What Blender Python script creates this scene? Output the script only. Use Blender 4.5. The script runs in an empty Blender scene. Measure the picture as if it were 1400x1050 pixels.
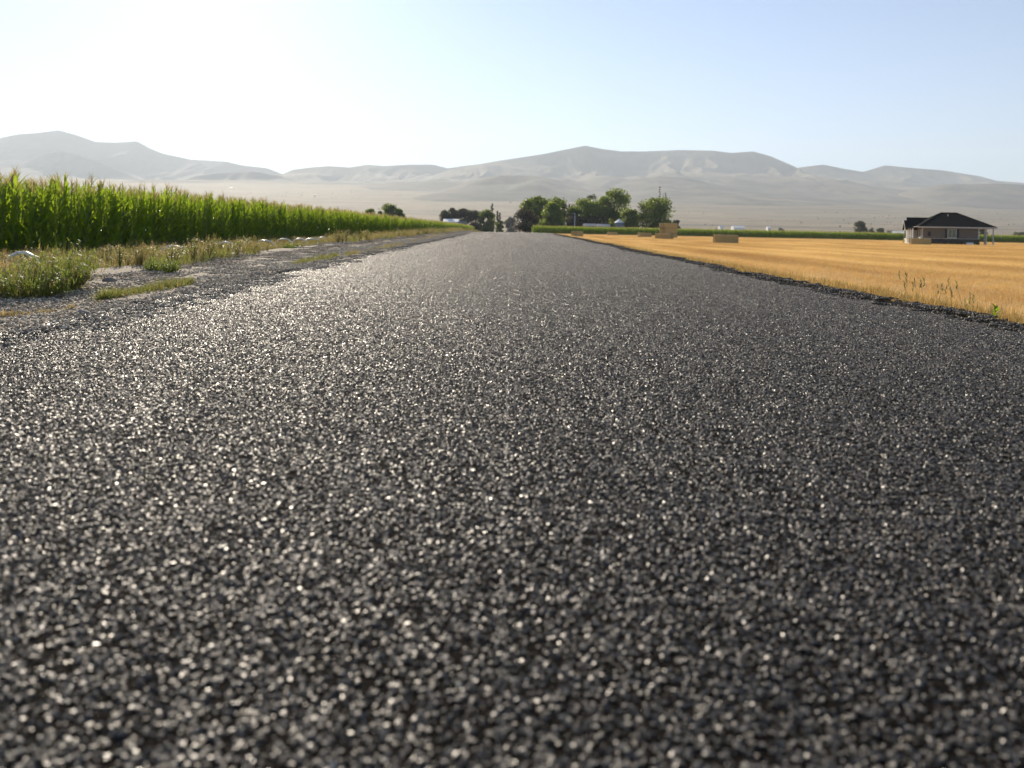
import bpy, bmesh, math, random
import numpy as np
from mathutils import Vector, Matrix

# ------------------------------------------------------------------ camera
SC = bpy.context.scene
COL = SC.collection
R = math.radians
EYE = 0.80                       # camera height over the road
FPX = 1400 * 26.0 / 36.0         # focal length in photograph pixels
VX, VY = 697.0, 314.0            # where the road's direction vanishes
ROLL = R(1.15)
cam_d = bpy.data.cameras.new('camera')
cam = bpy.data.objects.new('camera', cam_d)
COL.objects.link(cam)
SC.camera = cam
cam_d.lens = 26.0
cam_d.sensor_width = 36.0
cam_d.sensor_fit = 'HORIZONTAL'
cam_d.shift_x = (700 - VX) / 1400
cam_d.shift_y = (VY - 525) / 1400
cam_d.clip_start = 0.05
cam_d.clip_end = 60000
c_, s_ = math.cos(ROLL), math.sin(ROLL)
cam.matrix_world = Matrix(((c_, -s_, 0, 0), (0, 0, -1, 0), (s_, c_, 0, EYE), (0, 0, 0, 1)))
cam_d.dof.use_dof = True
cam_d.dof.focus_distance = 8.0
cam_d.dof.aperture_fstop = 2.1

# ------------------------------------------------------------------ light
SUN_AZ, SUN_EL = R(23), R(24)    # left of straight ahead, above the horizon
world = bpy.data.worlds.new('World')
SC.world = world
world.use_nodes = True
wn = world.node_tree
bg = wn.nodes['Background']
sky = wn.nodes.new('ShaderNodeTexSky')
sky.sky_type = 'NISHITA'
sky.sun_disc = False
sky.sun_elevation = SUN_EL
sky.sun_rotation = -SUN_AZ
sky.altitude = 1300
sky.air_density = 1.0
sky.dust_density = 0.6
sky.ozone_density = 2.0
tint = wn.nodes.new('ShaderNodeMix'); tint.data_type = 'RGBA'; tint.blend_type = 'MULTIPLY'
tint.inputs[0].default_value = 1.0; tint.inputs[7].default_value = (0.90, 1.0, 1.12, 1)
wn.links.new(sky.outputs[0], tint.inputs[6]); wn.links.new(tint.outputs[2], bg.inputs[0])
bg.inputs[1].default_value = 0.066
sun_d = bpy.data.lights.new('sun', 'SUN')
sun_d.energy = 5.0
sun_d.angle = R(0.53)
sun_d.color = (1.0, 0.875, 0.70)
sun = bpy.data.objects.new('sun', sun_d)
COL.objects.link(sun)
SUN_DIR = Vector((-math.sin(SUN_AZ) * math.cos(SUN_EL), math.cos(SUN_AZ) * math.cos(SUN_EL), math.sin(SUN_EL)))
sun.rotation_euler = (-SUN_DIR).to_track_quat('-Z', 'Y').to_euler()
sun.location = (-30, 40, 60)
SC.view_settings.view_transform = 'Standard'
SC.view_settings.look = 'None'
SC.view_settings.gamma = 1.0
SC.view_settings.exposure = 1.1
SC.view_settings.use_curve_mapping = False
SC.cycles.max_bounces = 8
SC.cycles.volume_bounces = 0
SC.cycles.transparent_max_bounces = 8
SC.cycles.sample_clamp_indirect = 4.0
SC.cycles.sample_clamp_direct = 0.0
HAZE_DENSITY = 1.15e-4

random.seed(7)
rng = np.random.default_rng(11)

# ------------------------------------------------------------------ helpers
def ray(px, py):
    u, v = (px - VX) / FPX, (VY - py) / FPX
    return u * c_ - v * s_, u * s_ + v * c_          # world X and Z per metre of depth

def P(px, py, Y):
    x, z = ray(px, py)
    return Vector((x * Y, Y, EYE + z * Y))

def on_plane(px, py, z=0.0):
    x, zz = ray(px, py)
    Y = (z - EYE) / zz
    return Vector((x * Y, Y, z))

def tag(o, label=None, cat=None, group=None, kind=None):
    if label: o['label'] = label
    if cat: o['category'] = cat
    if group: o['group'] = group
    if kind: o['kind'] = kind
    return o

def link(o, parent=None):
    COL.objects.link(o)
    if parent: o.parent = parent
    return o

def empty(name, loc=(0, 0, 0), rz=0.0):
    o = bpy.data.objects.new(name, None)
    o.empty_display_size = 0.2
    o.location = loc
    o.rotation_euler = (0, 0, rz)
    return link(o)

def mesh(name, V, F, mats, mi=None, smooth=False):
    me = bpy.data.meshes.new(name)
    V = V.tolist() if isinstance(V, np.ndarray) else V
    F = F.tolist() if isinstance(F, np.ndarray) else F
    me.from_pydata(V, [], F)
    for m in (mats if isinstance(mats, (list, tuple)) else [mats]):
        me.materials.append(m)
    if mi is not None:
        me.polygons.foreach_set('material_index', np.asarray(mi, dtype=np.int32))
    if smooth:
        me.polygons.foreach_set('use_smooth', np.ones(len(me.polygons), dtype=bool))
    me.update()
    return me

def mobj(name, me, parent=None, loc=None, rz=0.0):
    o = bpy.data.objects.new(name, me)
    if loc is not None: o.location = loc
    o.rotation_euler = (0, 0, rz)
    return link(o, parent)

class MB:
    """collects boxes, tubes, strips and polygons into one mesh"""
    def __init__(s): s.V, s.F, s.M = [], [], []
    def add(s, V, F, m=0):
        b = len(s.V)
        s.V += [tuple(v) for v in V]
        s.F += [tuple(b + i for i in f) for f in F]
        s.M += [m] * len(F)
        return s
    def box(s, x0, x1, y0, y1, z0, z1, m=0):
        V = [(x, y, z) for z in (z0, z1) for y in (y0, y1) for x in (x0, x1)]
        return s.add(V, [(0, 2, 3, 1), (4, 5, 7, 6), (0, 1, 5, 4), (2, 6, 7, 3), (0, 4, 6, 2), (1, 3, 7, 5)], m)
    def tube(s, pts, rad, n=6, m=0, cap=True):
        pts = [Vector(p) for p in pts]
        V, F = [], []
        for i, p in enumerate(pts):
            d = (pts[min(i + 1, len(pts) - 1)] - pts[max(i - 1, 0)]).normalized()
            a = d.orthogonal().normalized() if i == 0 else (a - d * a.dot(d)).normalized()
            b = d.cross(a)
            r = rad[i] if isinstance(rad, (list, tuple)) else rad
            V += [p + (a * math.cos(2 * math.pi * k / n) + b * math.sin(2 * math.pi * k / n)) * r for k in range(n)]
        for i in range(len(pts) - 1):
            for k in range(n):
                F.append((i * n + k, i * n + (k + 1) % n, (i + 1) * n + (k + 1) % n, (i + 1) * n + k))
        if cap:
            F.append(tuple(range(n))[::-1]); F.append(tuple((len(pts) - 1) * n + k for k in range(n)))
        return s.add(V, F, m)
    def build(s, name, mats, parent=None, loc=None, rz=0.0, smooth=False):
        return mobj(name, mesh(name, s.V, s.F, mats, s.M, smooth), parent, loc, rz)

_T1, _T2 = {}, {}
def vnoise(x, seed=0):
    """1-D smooth value noise in 0..1"""
    r = _T1.get(seed)
    if r is None: r = _T1[seed] = np.random.default_rng(seed).random(4096)
    i = np.floor(x).astype(int); f = x - i; f = f * f * (3 - 2 * f)
    return r[i % 4096] * (1 - f) + r[(i + 1) % 4096] * f

def vnoise2(x, y, seed=0):
    r = _T2.get(seed)
    if r is None: r = _T2[seed] = np.random.default_rng(seed).random((256, 256))
    i = np.floor(x).astype(int); j = np.floor(y).astype(int)
    f = x - i; g = y - j; f = f * f * (3 - 2 * f); g = g * g * (3 - 2 * g)
    a = r[i % 256, j % 256] * (1 - f) + r[(i + 1) % 256, j % 256] * f
    b = r[i % 256, (j + 1) % 256] * (1 - f) + r[(i + 1) % 256, (j + 1) % 256] * f
    return a * (1 - g) + b * g

def fbm2(x, y, seed=0, o=4):
    t = 0; a = 0.5
    for k in range(o):
        t = t + a * vnoise2(x, y, seed + k); x = x * 2.03; y = y * 2.03; a *= 0.5
    return t

# ------------------------------------------------------------------ materials
class NT:
    def __init__(s, name):
        s.m = bpy.data.materials.new(name); s.m.use_nodes = True
        s.t = s.m.node_tree; s.t.nodes.clear()
        s.out = s.n('OutputMaterial')
    def n(s, kind, **kw):
        nd = s.t.nodes.new('ShaderNode' + kind)
        for k, v in kw.items(): setattr(nd, k, v)
        return nd
    def l(s, a, b): s.t.links.new(a, b)
    def pos(s, scale=(1, 1, 1), rotz=0.0):
        g = s.n('TexCoord'); m = s.n('Mapping')
        m.inputs['Scale'].default_value = scale
        m.inputs['Rotation'].default_value = (0, 0, rotz)
        s.l(g.outputs['Object'], m.inputs['Vector'])
        return m.outputs[0]
    def noise(s, vec, scale, detail=4, rough=0.55):
        nd = s.n('TexNoise'); nd.inputs['Scale'].default_value = scale
        nd.inputs['Detail'].default_value = detail; nd.inputs['Roughness'].default_value = rough
        if vec is not None: s.l(vec, nd.inputs['Vector'])
        return nd.outputs['Fac']
    def ramp(s, fac, stops):
        nd = s.n('ValToRGB'); e = nd.color_ramp.elements
        while len(e) < len(stops): e.new(0.5)
        for k, (p, c) in enumerate(stops):
            e[k].position = p; e[k].color = (*c, 1) if len(c) == 3 else c
        s.l(fac, nd.inputs[0])
        return nd.outputs[0]
    def mix(s, fac, a, b, mode='MIX'):
        nd = s.n('Mix', data_type='RGBA', blend_type=mode)
        for sock, v in ((nd.inputs[0], fac), (nd.inputs[6], a), (nd.inputs[7], b)):
            if isinstance(v, (int, float)): sock.default_value = v
            elif isinstance(v, tuple): sock.default_value = (*v, 1)
            else: s.l(v, sock)
        return nd.outputs[2]
    def math(s, op, a, b=None):
        nd = s.n('Math', operation=op)
        for sock, v in zip(nd.inputs, (a, b)):
            if v is None: continue
            if isinstance(v, (int, float)): sock.default_value = v
            else: s.l(v, sock)
        return nd.outputs[0]
    def bump(s, h, strength=0.5, dist=0.01):
        nd = s.n('Bump'); nd.inputs['Strength'].default_value = strength
        nd.inputs['Distance'].default_value = dist; s.l(h, nd.inputs['Height'])
        return nd.outputs[0]
    def bsdf(s, col, rough=0.6, spec=0.5, normal=None, metal=0.0):
        b = s.n('BsdfPrincipled')
        if isinstance(col, tuple): b.inputs['Base Color'].default_value = (*col, 1)
        else: s.l(col, b.inputs['Base Color'])
        if isinstance(rough, (int, float)): b.inputs['Roughness'].default_value = rough
        else: s.l(rough, b.inputs['Roughness'])
        b.inputs['Specular IOR Level'].default_value = spec
        b.inputs['Metallic'].default_value = metal
        if normal is not None: s.l(normal, b.inputs['Normal'])
        return b.outputs[0]
    def done(s, sh): s.l(sh, s.out.inputs['Surface']); return s.m

def leaf_mat(name, c0, c1, trans, fac=0.45, rough=0.4, spec=0.5, island=True, tscale=None):
    """thin leaf: reflects, and lets light through"""
    t = NT(name)
    if island:
        g = t.n('NewGeometry'); f = g.outputs['Random Per Island']
    else:
        g = t.n('ObjectInfo'); f = g.outputs['Random']
    col = t.mix(f, c0, c1)
    b = t.bsdf(col, rough, spec)
    tr = t.n('BsdfTranslucent')
    tc = t.mix(f, tuple(x * 0.8 for x in trans), tuple(min(1, x * 1.2) for x in trans))
    t.l(tc, tr.inputs['Color'])
    mx = t.n('MixShader'); mx.inputs[0].default_value = fac
    t.l(b, mx.inputs[1]); t.l(tr.outputs[0], mx.inputs[2])
    return t.done(mx.outputs[0])

def plain_mat(name, col, rough=0.6, spec=0.4, nscale=6.0, var=0.25, bump=0.0, metal=0.0):
    t = NT(name)
    f = t.noise(t.pos(), nscale, 5)
    c = t.mix(f, tuple(x * (1 - var) for x in col), tuple(min(1, x * (1 + var)) for x in col))
    return t.done(t.bsdf(c, rough, spec, t.bump(f, bump, 0.02) if bump else None, metal))

M = {}
# bitumen and chip seal further off, where the chips are too small to build
t = NT('chip_seal')
v = t.n('TexVoronoi'); v.inputs['Scale'].default_value = 95; t.l(t.pos(), v.inputs['Vector'])
v2 = t.n('TexVoronoi'); v2.inputs['Scale'].default_value = 40; t.l(t.pos(), v2.inputs['Vector'])
big = t.noise(t.pos((1, 0.12, 1)), 1.1, 4)
chip = t.mix(v.outputs['Color'], (0.004, 0.0035, 0.003), (0.014, 0.012, 0.01))
chip = t.mix(t.math('MULTIPLY', big, 0.5), chip, (0.012, 0.01, 0.008))
h = t.math('ADD', v.outputs['Distance'], t.math('MULTIPLY', v2.outputs['Distance'], 0.6))
M['road'] = t.done(t.bsdf(chip, 0.95, 0.02, t.bump(h, 0.6, 0.004)))
t = NT('road_stone')
g = t.n('NewGeometry')
col = t.ramp(g.outputs['Random Per Island'], [(0, (0.03, 0.024, 0.017)), (0.6, (0.022, 0.017, 0.0115)), (0.93, (0.07, 0.054, 0.036)), (0.985, (0.2, 0.155, 0.105)), (1.0, (0.5, 0.46, 0.36))])
mw = t.n('Mapping'); mw.inputs['Scale'].default_value = (1.3, .035, 0); t.l(g.outputs['Position'], mw.inputs['Vector'])
trk = t.noise(mw.outputs[0], 1.0, 3, .6)                # faint lengthwise wheel tracks
col = t.mix(1.0, col, t.ramp(trk, [(.35, (.55, .54, .53)), (.65, (1.4, 1.4, 1.4))]), 'MULTIPLY')
rg = t.ramp(t.math('FRACT', t.math('MULTIPLY', g.outputs['Random Per Island'], 37.7)), [(0, (0.34,) * 3), (1, (0.58,) * 3)])
chip_sh = t.bsdf(col, rg, 0.8, t.bump(t.noise(t.pos(), 900, 2), 0.25, 0.001))
pb = [n_ for n_ in t.t.nodes if n_.type == 'BSDF_PRINCIPLED'][0]
pb.inputs['Sheen Weight'].default_value = 1.0; pb.inputs['Sheen Roughness'].default_value = 0.24; pb.inputs['Sheen Tint'].default_value = (1, .90, .75, 1)   # fine road dust
M['chip'] = t.done(chip_sh)
t = NT('gravel_stone')
g = t.n('NewGeometry')
col = t.ramp(g.outputs['Random Per Island'], [(0, (0.16, 0.125, 0.09)), (0.6, (0.40, 0.325, 0.235)), (0.93, (0.55, 0.47, 0.35)), (1.0, (0.6, 0.54, 0.43))])
sh = t.bsdf(col, 0.75, 0.3, t.bump(t.noise(t.pos(), 300, 3), 0.3, 0.003))
pb = [n_ for n_ in t.t.nodes if n_.type == 'BSDF_PRINCIPLED'][0]
pb.inputs['Sheen Weight'].default_value = 0.8; pb.inputs['Sheen Roughness'].default_value = 0.4; pb.inputs['Sheen Tint'].default_value = (1, .9, .76, 1)
M['gravel'] = t.done(sh)
t = NT('dark_gravel_stone')
g = t.n('NewGeometry')
col = t.ramp(g.outputs['Random Per Island'], [(0, (0.04, 0.034, 0.026)), (0.7, (0.12, 0.10, 0.078)), (0.97, (0.22, 0.19, 0.15)), (1.0, (0.35, 0.31, 0.25))])
M['dark_gravel'] = t.done(t.bsdf(col, 0.7, 0.3))
t = NT('gravel_earth')
n1 = t.noise(t.pos((1, 0.35, 1)), 2.2, 6); n2 = t.noise(t.pos(), 45, 4)
col = t.mix(n1, (0.085, 0.07, 0.055), (0.26, 0.215, 0.165)); col = t.mix(t.math('MULTIPLY', n2, .6), col, (0.15, 0.13, 0.105))
col = t.mix(1.0, col, (.9, .82, .72), 'MULTIPLY')
M['shoulder'] = t.done(t.bsdf(col, 0.85, 0.3, t.bump(n2, 0.8, 0.03)))
t = NT('dry_earth')
n1 = t.noise(t.pos(), 0.9, 6); n2 = t.noise(t.pos(), 30, 4)
col = t.mix(n1, (0.14, 0.10, 0.06), (0.27, 0.215, 0.135)); col = t.mix(t.math('MULTIPLY', n2, 0.5), col, (0.10, 0.085, 0.05))
M['earth'] = t.done(t.bsdf(col, 0.9, 0.2, t.bump(n2, 0.7, 0.03)))
# cut straw field: long lighter and darker swaths left by the harvester
t = NT('stubble_ground')
st = t.noise(t.pos((0.55, 0.045, 1), R(28)), 1.6, 5, 0.6); fine = t.noise(t.pos((1, 0.3, 1), R(28)), 14, 5, 0.7); pat = t.noise(t.pos(), 0.05, 4)
col = t.ramp(st, [(0.3, (0.40, 0.235, 0.075)), (0.5, (0.52, 0.325, 0.115)), (0.7, (0.62, 0.42, 0.17))])
col = t.mix(t.ramp(fine, [(0.35, (0, 0, 0)), (0.75, (0.45,) * 3)]), col, (0.36, 0.20, 0.06))
col = t.mix(t.math('MULTIPLY', pat, 0.35), col, (0.58, 0.37, 0.14))
M['stubble'] = t.done(t.bsdf(col, 0.75, 0.25, t.bump(fine, 0.8, 0.06)))
# far valley floor
t = NT('valley_floor')
b1 = t.noise(t.pos((0.0011, 0.0075, 1)), 1.0, 7, 0.66); b2 = t.noise(t.pos((0.006, 0.03, 1)), 1.0, 6, 0.6)
col = t.ramp(b1, [(0.40, (0.05, 0.046, 0.036)), (0.46, (0.17, 0.135, 0.085)), (0.52, (0.44, 0.32, 0.17)), (0.56, (0.20, 0.155, 0.09)), (0.62, (0.09, 0.08, 0.05))])
col = t.mix(t.ramp(b2, [(0.5, (0, 0, 0)), (0.6, (0.75,) * 3)]), col, (0.07, 0.07, 0.05))
M['valley'] = t.done(t.bsdf(col, 0.9, 0.1))
t = NT('dry_hillside')
b1 = t.noise(t.pos((0.0011, 0.0011, 0.004)), 1.0, 8, 0.65); b2 = t.noise(t.pos((0.006, 0.006, 0.01)), 1.0, 6, 0.65)
col = t.ramp(b1, [(0.40, (0.075, 0.068, 0.05)), (0.5, (0.15, 0.125, 0.088)), (0.60, (0.22, 0.18, 0.122))])
col = t.mix(t.ramp(b2, [(0.48, (0, 0, 0)), (0.60, (0.7,) * 3)]), col, (0.07, 0.07, 0.05))
hb = t.noise(t.pos((0.012, 0.012, 0.012)), 1.0, 8, .7)
M['hill'] = t.done(t.bsdf(col, 0.95, 0.1, t.bump(hb, .35, 14)))
M['corn_leaf'] = leaf_mat('corn_leaf', (0.035, 0.072, 0.006), (0.10, 0.14, 0.016), (0.40, 0.56, 0.03), 0.40, 0.30, 0.5)
M['corn_stalk'] = plain_mat('corn_stalk', (0.12, 0.17, 0.04), 0.5)
M['corn_tassel'] = leaf_mat('corn_tassel', (0.34, 0.26, 0.10), (0.46, 0.36, 0.16), (0.55, 0.44, 0.16), 0.35, 0.7, 0.2)
M['grass_green'] = leaf_mat('grass_green', (0.07, 0.11, 0.018), (0.14, 0.17, 0.04), (0.26, 0.32, 0.05), 0.42, 0.5, 0.3)
M['grass_olive'] = leaf_mat('grass_olive', (0.13, 0.13, 0.035), (0.24, 0.19, 0.07), (0.34, 0.28, 0.09), 0.4, 0.6, 0.3)
M['grass_dry'] = leaf_mat('grass_dry', (0.30, 0.20, 0.085), (0.44, 0.32, 0.16), (0.50, 0.34, 0.14), 0.4, 0.65, 0.25)
M['straw_plain'] = leaf_mat('straw', (0.44, 0.27, 0.085), (0.66, 0.45, 0.18), (0.70, 0.44, 0.14), 0.35, 0.55, 0.35)
t = NT('straw')
gp = t.n('NewGeometry'); mp = t.n('Mapping'); mp.inputs['Scale'].default_value = (0.30, 0.03, 0); mp.inputs['Rotation'].default_value = (0, 0, R(38)); t.l(gp.outputs['Position'], mp.inputs['Vector'])
sw = t.noise(mp.outputs[0], 1.3, 4, .6); mp2 = t.n('Mapping'); mp2.inputs['Scale'].default_value = (0.07, 0.07, 0); t.l(gp.outputs['Position'], mp2.inputs['Vector'])
sw2 = t.noise(mp2.outputs[0], 1.0, 4, .6)
c1 = t.mix(gp.outputs['Random Per Island'], (0.73, 0.47, 0.155), (0.95, 0.71, 0.31))
tint = t.ramp(sw, [(.32, (.60, .50, .38)), (.5, (.92, .88, .80)), (.62, (1.12, 1.16, 1.2))])
tint2 = t.ramp(sw2, [(.35, (.86, .80, .70)), (.65, (1.08, 1.08, 1.08))])
c1 = t.mix(1.0, t.mix(1.0, c1, tint, 'MULTIPLY'), tint2, 'MULTIPLY')
b_ = t.bsdf(c1, .55, .3); tr = t.n('BsdfTranslucent'); t.l(c1, tr.inputs['Color'])
mx = t.n('MixShader'); mx.inputs[0].default_value = .35; t.l(b_, mx.inputs[1]); t.l(tr.outputs[0], mx.inputs[2])
M['straw'] = t.done(mx.outputs[0])
M['leaf_dark'] = leaf_mat('leaf_dark', (0.05, 0.08, 0.015), (0.10, 0.145, 0.028), (0.26, 0.34, 0.03), 0.36, 0.5, 0.3)
M['leaf_mid'] = leaf_mat('leaf_mid', (0.065, 0.105, 0.016), (0.115, 0.165, 0.03), (0.30, 0.39, 0.035), 0.38, 0.5, 0.3)
M['leaf_light'] = leaf_mat('leaf_light', (0.08, 0.115, 0.02), (0.13, 0.165, 0.034), (0.27, 0.33, 0.04), 0.42, 0.5, 0.3)
M['leaf_grey'] = leaf_mat('leaf_grey', (0.075, 0.075, 0.05), (0.12, 0.12, 0.08), (0.13, 0.14, 0.05), 0.3, 0.6, 0.2)
M['leaf_brown'] = leaf_mat('leaf_brown', (0.05, 0.042, 0.026), (0.08, 0.066, 0.04), (0.11, 0.085, 0.04), 0.25, 0.7, 0.2)
M['bark'] = plain_mat('bark', (0.10, 0.075, 0.055), 0.9, 0.2, 9, 0.35, 0.6)
M['white_pipe'] = plain_mat('white_pipe', (0.78, 0.77, 0.74), 0.35, 0.5, 12, 0.08)
M['rock'] = plain_mat('rock', (0.22, 0.19, 0.16), 0.85, 0.3, 9, 0.4, 0.8)

# ------------------------------------------------------------------ terrain
_pf = np.array([(-3000, -.2), (0, -.2), (220, -.22), (350, -1.2), (550, -1.8), (800, -.5), (1000, 1.8), (1500, 10), (2500, 58), (4000, 185), (5200, 300), (7000, 330), (14000, 340)], float)
_pr = np.array([(-60, 0), (0, 0), (55, .34), (72, .46), (86, .48), (100, .42), (140, .05), (220, -.2), (350, -1.05), (550, -1.65), (800, -.35), (1000, 1.95), (1500, 10.2), (2500, 58.2), (4000, 185.2)], float)
def smooth_interp(tab, y):
    y = np.asarray(y, float)
    # averaged over a small window so the bends are rounded
    w = np.clip(np.abs(y) * 0.06, 0.5, 120)
    return sum(np.interp(y + k * w, tab[:, 0], tab[:, 1]) for k in (-1, -.5, 0, .5, 1)) / 5
def plain_z(Y): return smooth_interp(_pf, Y)
def road_z(Y): return smooth_interp(_pr, Y) + np.where(np.asarray(Y) < 55, 0, 0)
def sstep(a, b, x):
    t_ = np.clip((np.asarray(x, float) - a) / (b - a), 0, 1); return t_ * t_ * (3 - 2 * t_)
RL, RR = -3.25, 4.3              # road edges
def edge_l(Y): return RL - 0.25 * sstep(6, 30, Y) + 0.22 * (vnoise(np.asarray(Y) * 0.35, 3) - .5) + 0.08 * (vnoise(np.asarray(Y) * 2.1, 4) - .5)
def edge_r(Y): return RR + 0.30 * (vnoise(np.asarray(Y) * 0.30, 5) - .5) + 0.10 * (vnoise(np.asarray(Y) * 1.9, 6) - .5)

def ground_z(X, Y):
    X = np.asarray(X, float); Y = np.asarray(Y, float)
    rz = road_z(Y); pz = plain_z(Y)
    near = 1 - sstep(120, 240, Y)
    left = pz - 0.05 - 0.18 * np.exp(-((Y - 20) / 9.0) ** 2) * sstep(-10, -13, X)
    # left: shoulder level with the road, a low bank of pushed-up earth, then lower ground
    tl = sstep(-5.3, -8.5, X)
    zl = rz * (1 - tl) + left * tl
    bank = 0.10 * np.exp(-((X + 5.7 + 0.5 * (vnoise(Y * 0.23, 8) - .5)) / 0.45) ** 2) * (0.4 + vnoise(Y * 0.9, 9)) * near
    lump = 0.07 * (fbm2(X * 0.9 + 50, Y * 0.5 + 50, 20, 4) - .47) * sstep(-3.3, -4.2, X) * near
    zl = zl + bank + lump
    tr = sstep(RR + .25, RR + 1.9, X)
    zr = rz * (1 - tr) + (pz + 0.05 * (fbm2(X * .05 + 9, Y * .05 + 9, 31, 3) - .5)) * tr
    z = np.where(X < 0, zl, zr)
    return z + (fbm2(X * .004 + 40, Y * .004 + 40, 60, 4) - .47) * 14 * sstep(900, 2600, Y)

def grid(name, xs, ys, zf, mat, off=0.0, smooth=True):
    """xs: 1-D, or a function row(Y) giving 1-D of fixed length"""
    rows = [np.asarray(xs(y) if callable(xs) else xs, float) for y in ys]
    X = np.array(rows); Y = np.repeat(np.asarray(ys, float)[:, None], X.shape[1], 1)
    Z = zf(X, Y) + off
    n, m = X.shape
    V = np.stack([X, Y, Z], -1).reshape(-1, 3)
    i = np.arange(n - 1)[:, None] * m + np.arange(m - 1)[None, :]
    F = np.stack([i, i + 1, i + m + 1, i + m], -1).reshape(-1, 4)
    return mobj(name, mesh(name, V, F, mat, None, smooth))

def ysteps(a, b, d0, k):
    out = [a]
    while out[-1] < b: out.append(out[-1] + max(d0, abs(out[-1]) * k))
    out[-1] = b
    return np.array(out)

xs = np.concatenate([-np.geomspace(11500, 22, 60), np.arange(-21.5, 12.01, 0.4), np.geomspace(13, 11500, 60)])
ys = np.concatenate([np.array([-2500, -1200, -500, -200, -80, -40]), ysteps(-20, 130, 0.6, 0.012), ysteps(132, 12500, 3, 0.03)])
def base_z(X, Y):
    under = sstep(RL - 0.9, RL - 0.1, X) * (1 - sstep(RR + 0.1, RR + 0.8, X))
    return ground_z(X, Y) - 0.09 * under - 0.02
tag(grid('ground', xs, ys, base_z, M['valley']), 'dry tan valley floor stretching out to the hills', 'ground', kind='structure')

# weedy strip of earth between the shoulder and the corn, and the corn's own soil
YN = ysteps(-15, 300, 0.5, 0.012)
tag(grid('verge', np.arange(-60, -5.0, 0.55), YN, ground_z, M['earth'], 0.0), 'strip of dry weedy earth beside the corn', 'verge', kind='structure')
tag(grid('gravel_shoulder', lambda y: np.linspace(-6.3 + .5 * float(vnoise(np.array([y * .3]), 12)[0]), float(edge_l(y)) + 0.5, 14), ysteps(-15, 240, 0.3, 0.01),
         lambda X, Y: ground_z(X, Y) - 0.03 * sstep(-3.6, -2.9, X), M['shoulder'], 0.012), 'grey gravel shoulder along the left road edge', 'shoulder', kind='structure')
tag(grid('stubble_field', np.concatenate([np.arange(RR + .2, 12, 0.4), np.geomspace(12.3, 420, 50)]), ysteps(-15, 219, 0.6, 0.015), ground_z, M['stubble'], 0.006),
    'golden harvested grain field of cut stubble', 'field', kind='structure')

# road: one strip with a thin sloping side on each edge
def road_row(y):
    a, b = float(edge_l(y)), float(edge_r(y))
    return np.concatenate([[a - .16, a - .04], np.linspace(a, b, 12), [b + .04, b + .18]])
YR = np.concatenate([[-40, -25, -15], ysteps(-8, 130, 0.35, 0.01), ysteps(133, 4200, 4, 0.03)])
def road_surf(X, Y):
    e = np.minimum(X - edge_l(Y[:, :1]), edge_r(Y[:, :1]) - X)
    return road_z(Y) + 0.012 - 0.10 * sstep(0.0, -0.15, e)
road = tag(grid('road', road_row, YR, road_surf, M['road']), 'dark chip sealed country road running straight ahead', 'road', kind='structure')

# ------------------------------------------------------------------ scatter by geometry nodes (uncountable stuff only)
def scatter(name, protos, pts, rots, scl, parent=None):
    c = bpy.data.collections.new(name + '_kinds')
    for k, me in enumerate(protos):
        c.objects.link(bpy.data.objects.new(name + '_kind', me))
    n = len(pts)
    me = bpy.data.meshes.new(name)
    me.vertices.add(n)
    me.vertices.foreach_set('co', np.asarray(pts, np.float32).ravel())
    a = me.attributes.new('rot', 'FLOAT_VECTOR', 'POINT'); a.data.foreach_set('vector', np.asarray(rots, np.float32).ravel())
    scl = np.asarray(scl, np.float32); scl = np.repeat(scl[:, None], 3, 1) if scl.ndim == 1 else scl
    a = me.attributes.new('scl', 'FLOAT_VECTOR', 'POINT'); a.data.foreach_set('vector', np.ascontiguousarray(scl, np.float32).ravel())
    a = me.attributes.new('pick', 'INT', 'POINT'); a.data.foreach_set('value', rng.integers(0, len(protos), n).astype(np.int32))
    o = mobj(name, me, parent)
    g = bpy.data.node_groups.new(name, 'GeometryNodeTree')
    g.interface.new_socket('Geometry', in_out='INPUT', socket_type='NodeSocketGeometry')
    g.interface.new_socket('Geometry', in_out='OUTPUT', socket_type='NodeSocketGeometry')
    N = g.nodes.new
    gi, go = N('NodeGroupInput'), N('NodeGroupOutput')
    ip, ci = N('GeometryNodeInstanceOnPoints'), N('GeometryNodeCollectionInfo')
    ci.inputs['Collection'].default_value = c
    ci.inputs['Separate Children'].default_value = True
    ci.inputs['Reset Children'].default_value = True
    ip.inputs['Pick Instance'].default_value = True
    def attr(nm, ty):
        q = N('GeometryNodeInputNamedAttribute'); q.data_type = ty; q.inputs['Name'].default_value = nm; return q.outputs['Attribute']
    L = g.links.new
    L(gi.outputs[0], ip.inputs['Points']); L(ci.outputs[0], ip.inputs['Instance'])
    L(attr('rot', 'FLOAT_VECTOR'), ip.inputs['Rotation']); L(attr('scl', 'FLOAT_VECTOR'), ip.inputs['Scale']); L(attr('pick', 'INT'), ip.inputs['Instance Index'])
    L(ip.outputs[0], go.inputs[0])
    md = o.modifiers.new('scatter', 'NODES'); md.node_group = g
    return o

def in_view(X, Y, margin=0.12, extra=1.5):
    """keeps what the frame, or a camera a step to the side, can see"""
    return np.abs(X) < (0.70 + margin) * np.maximum(Y, 0) + extra

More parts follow.
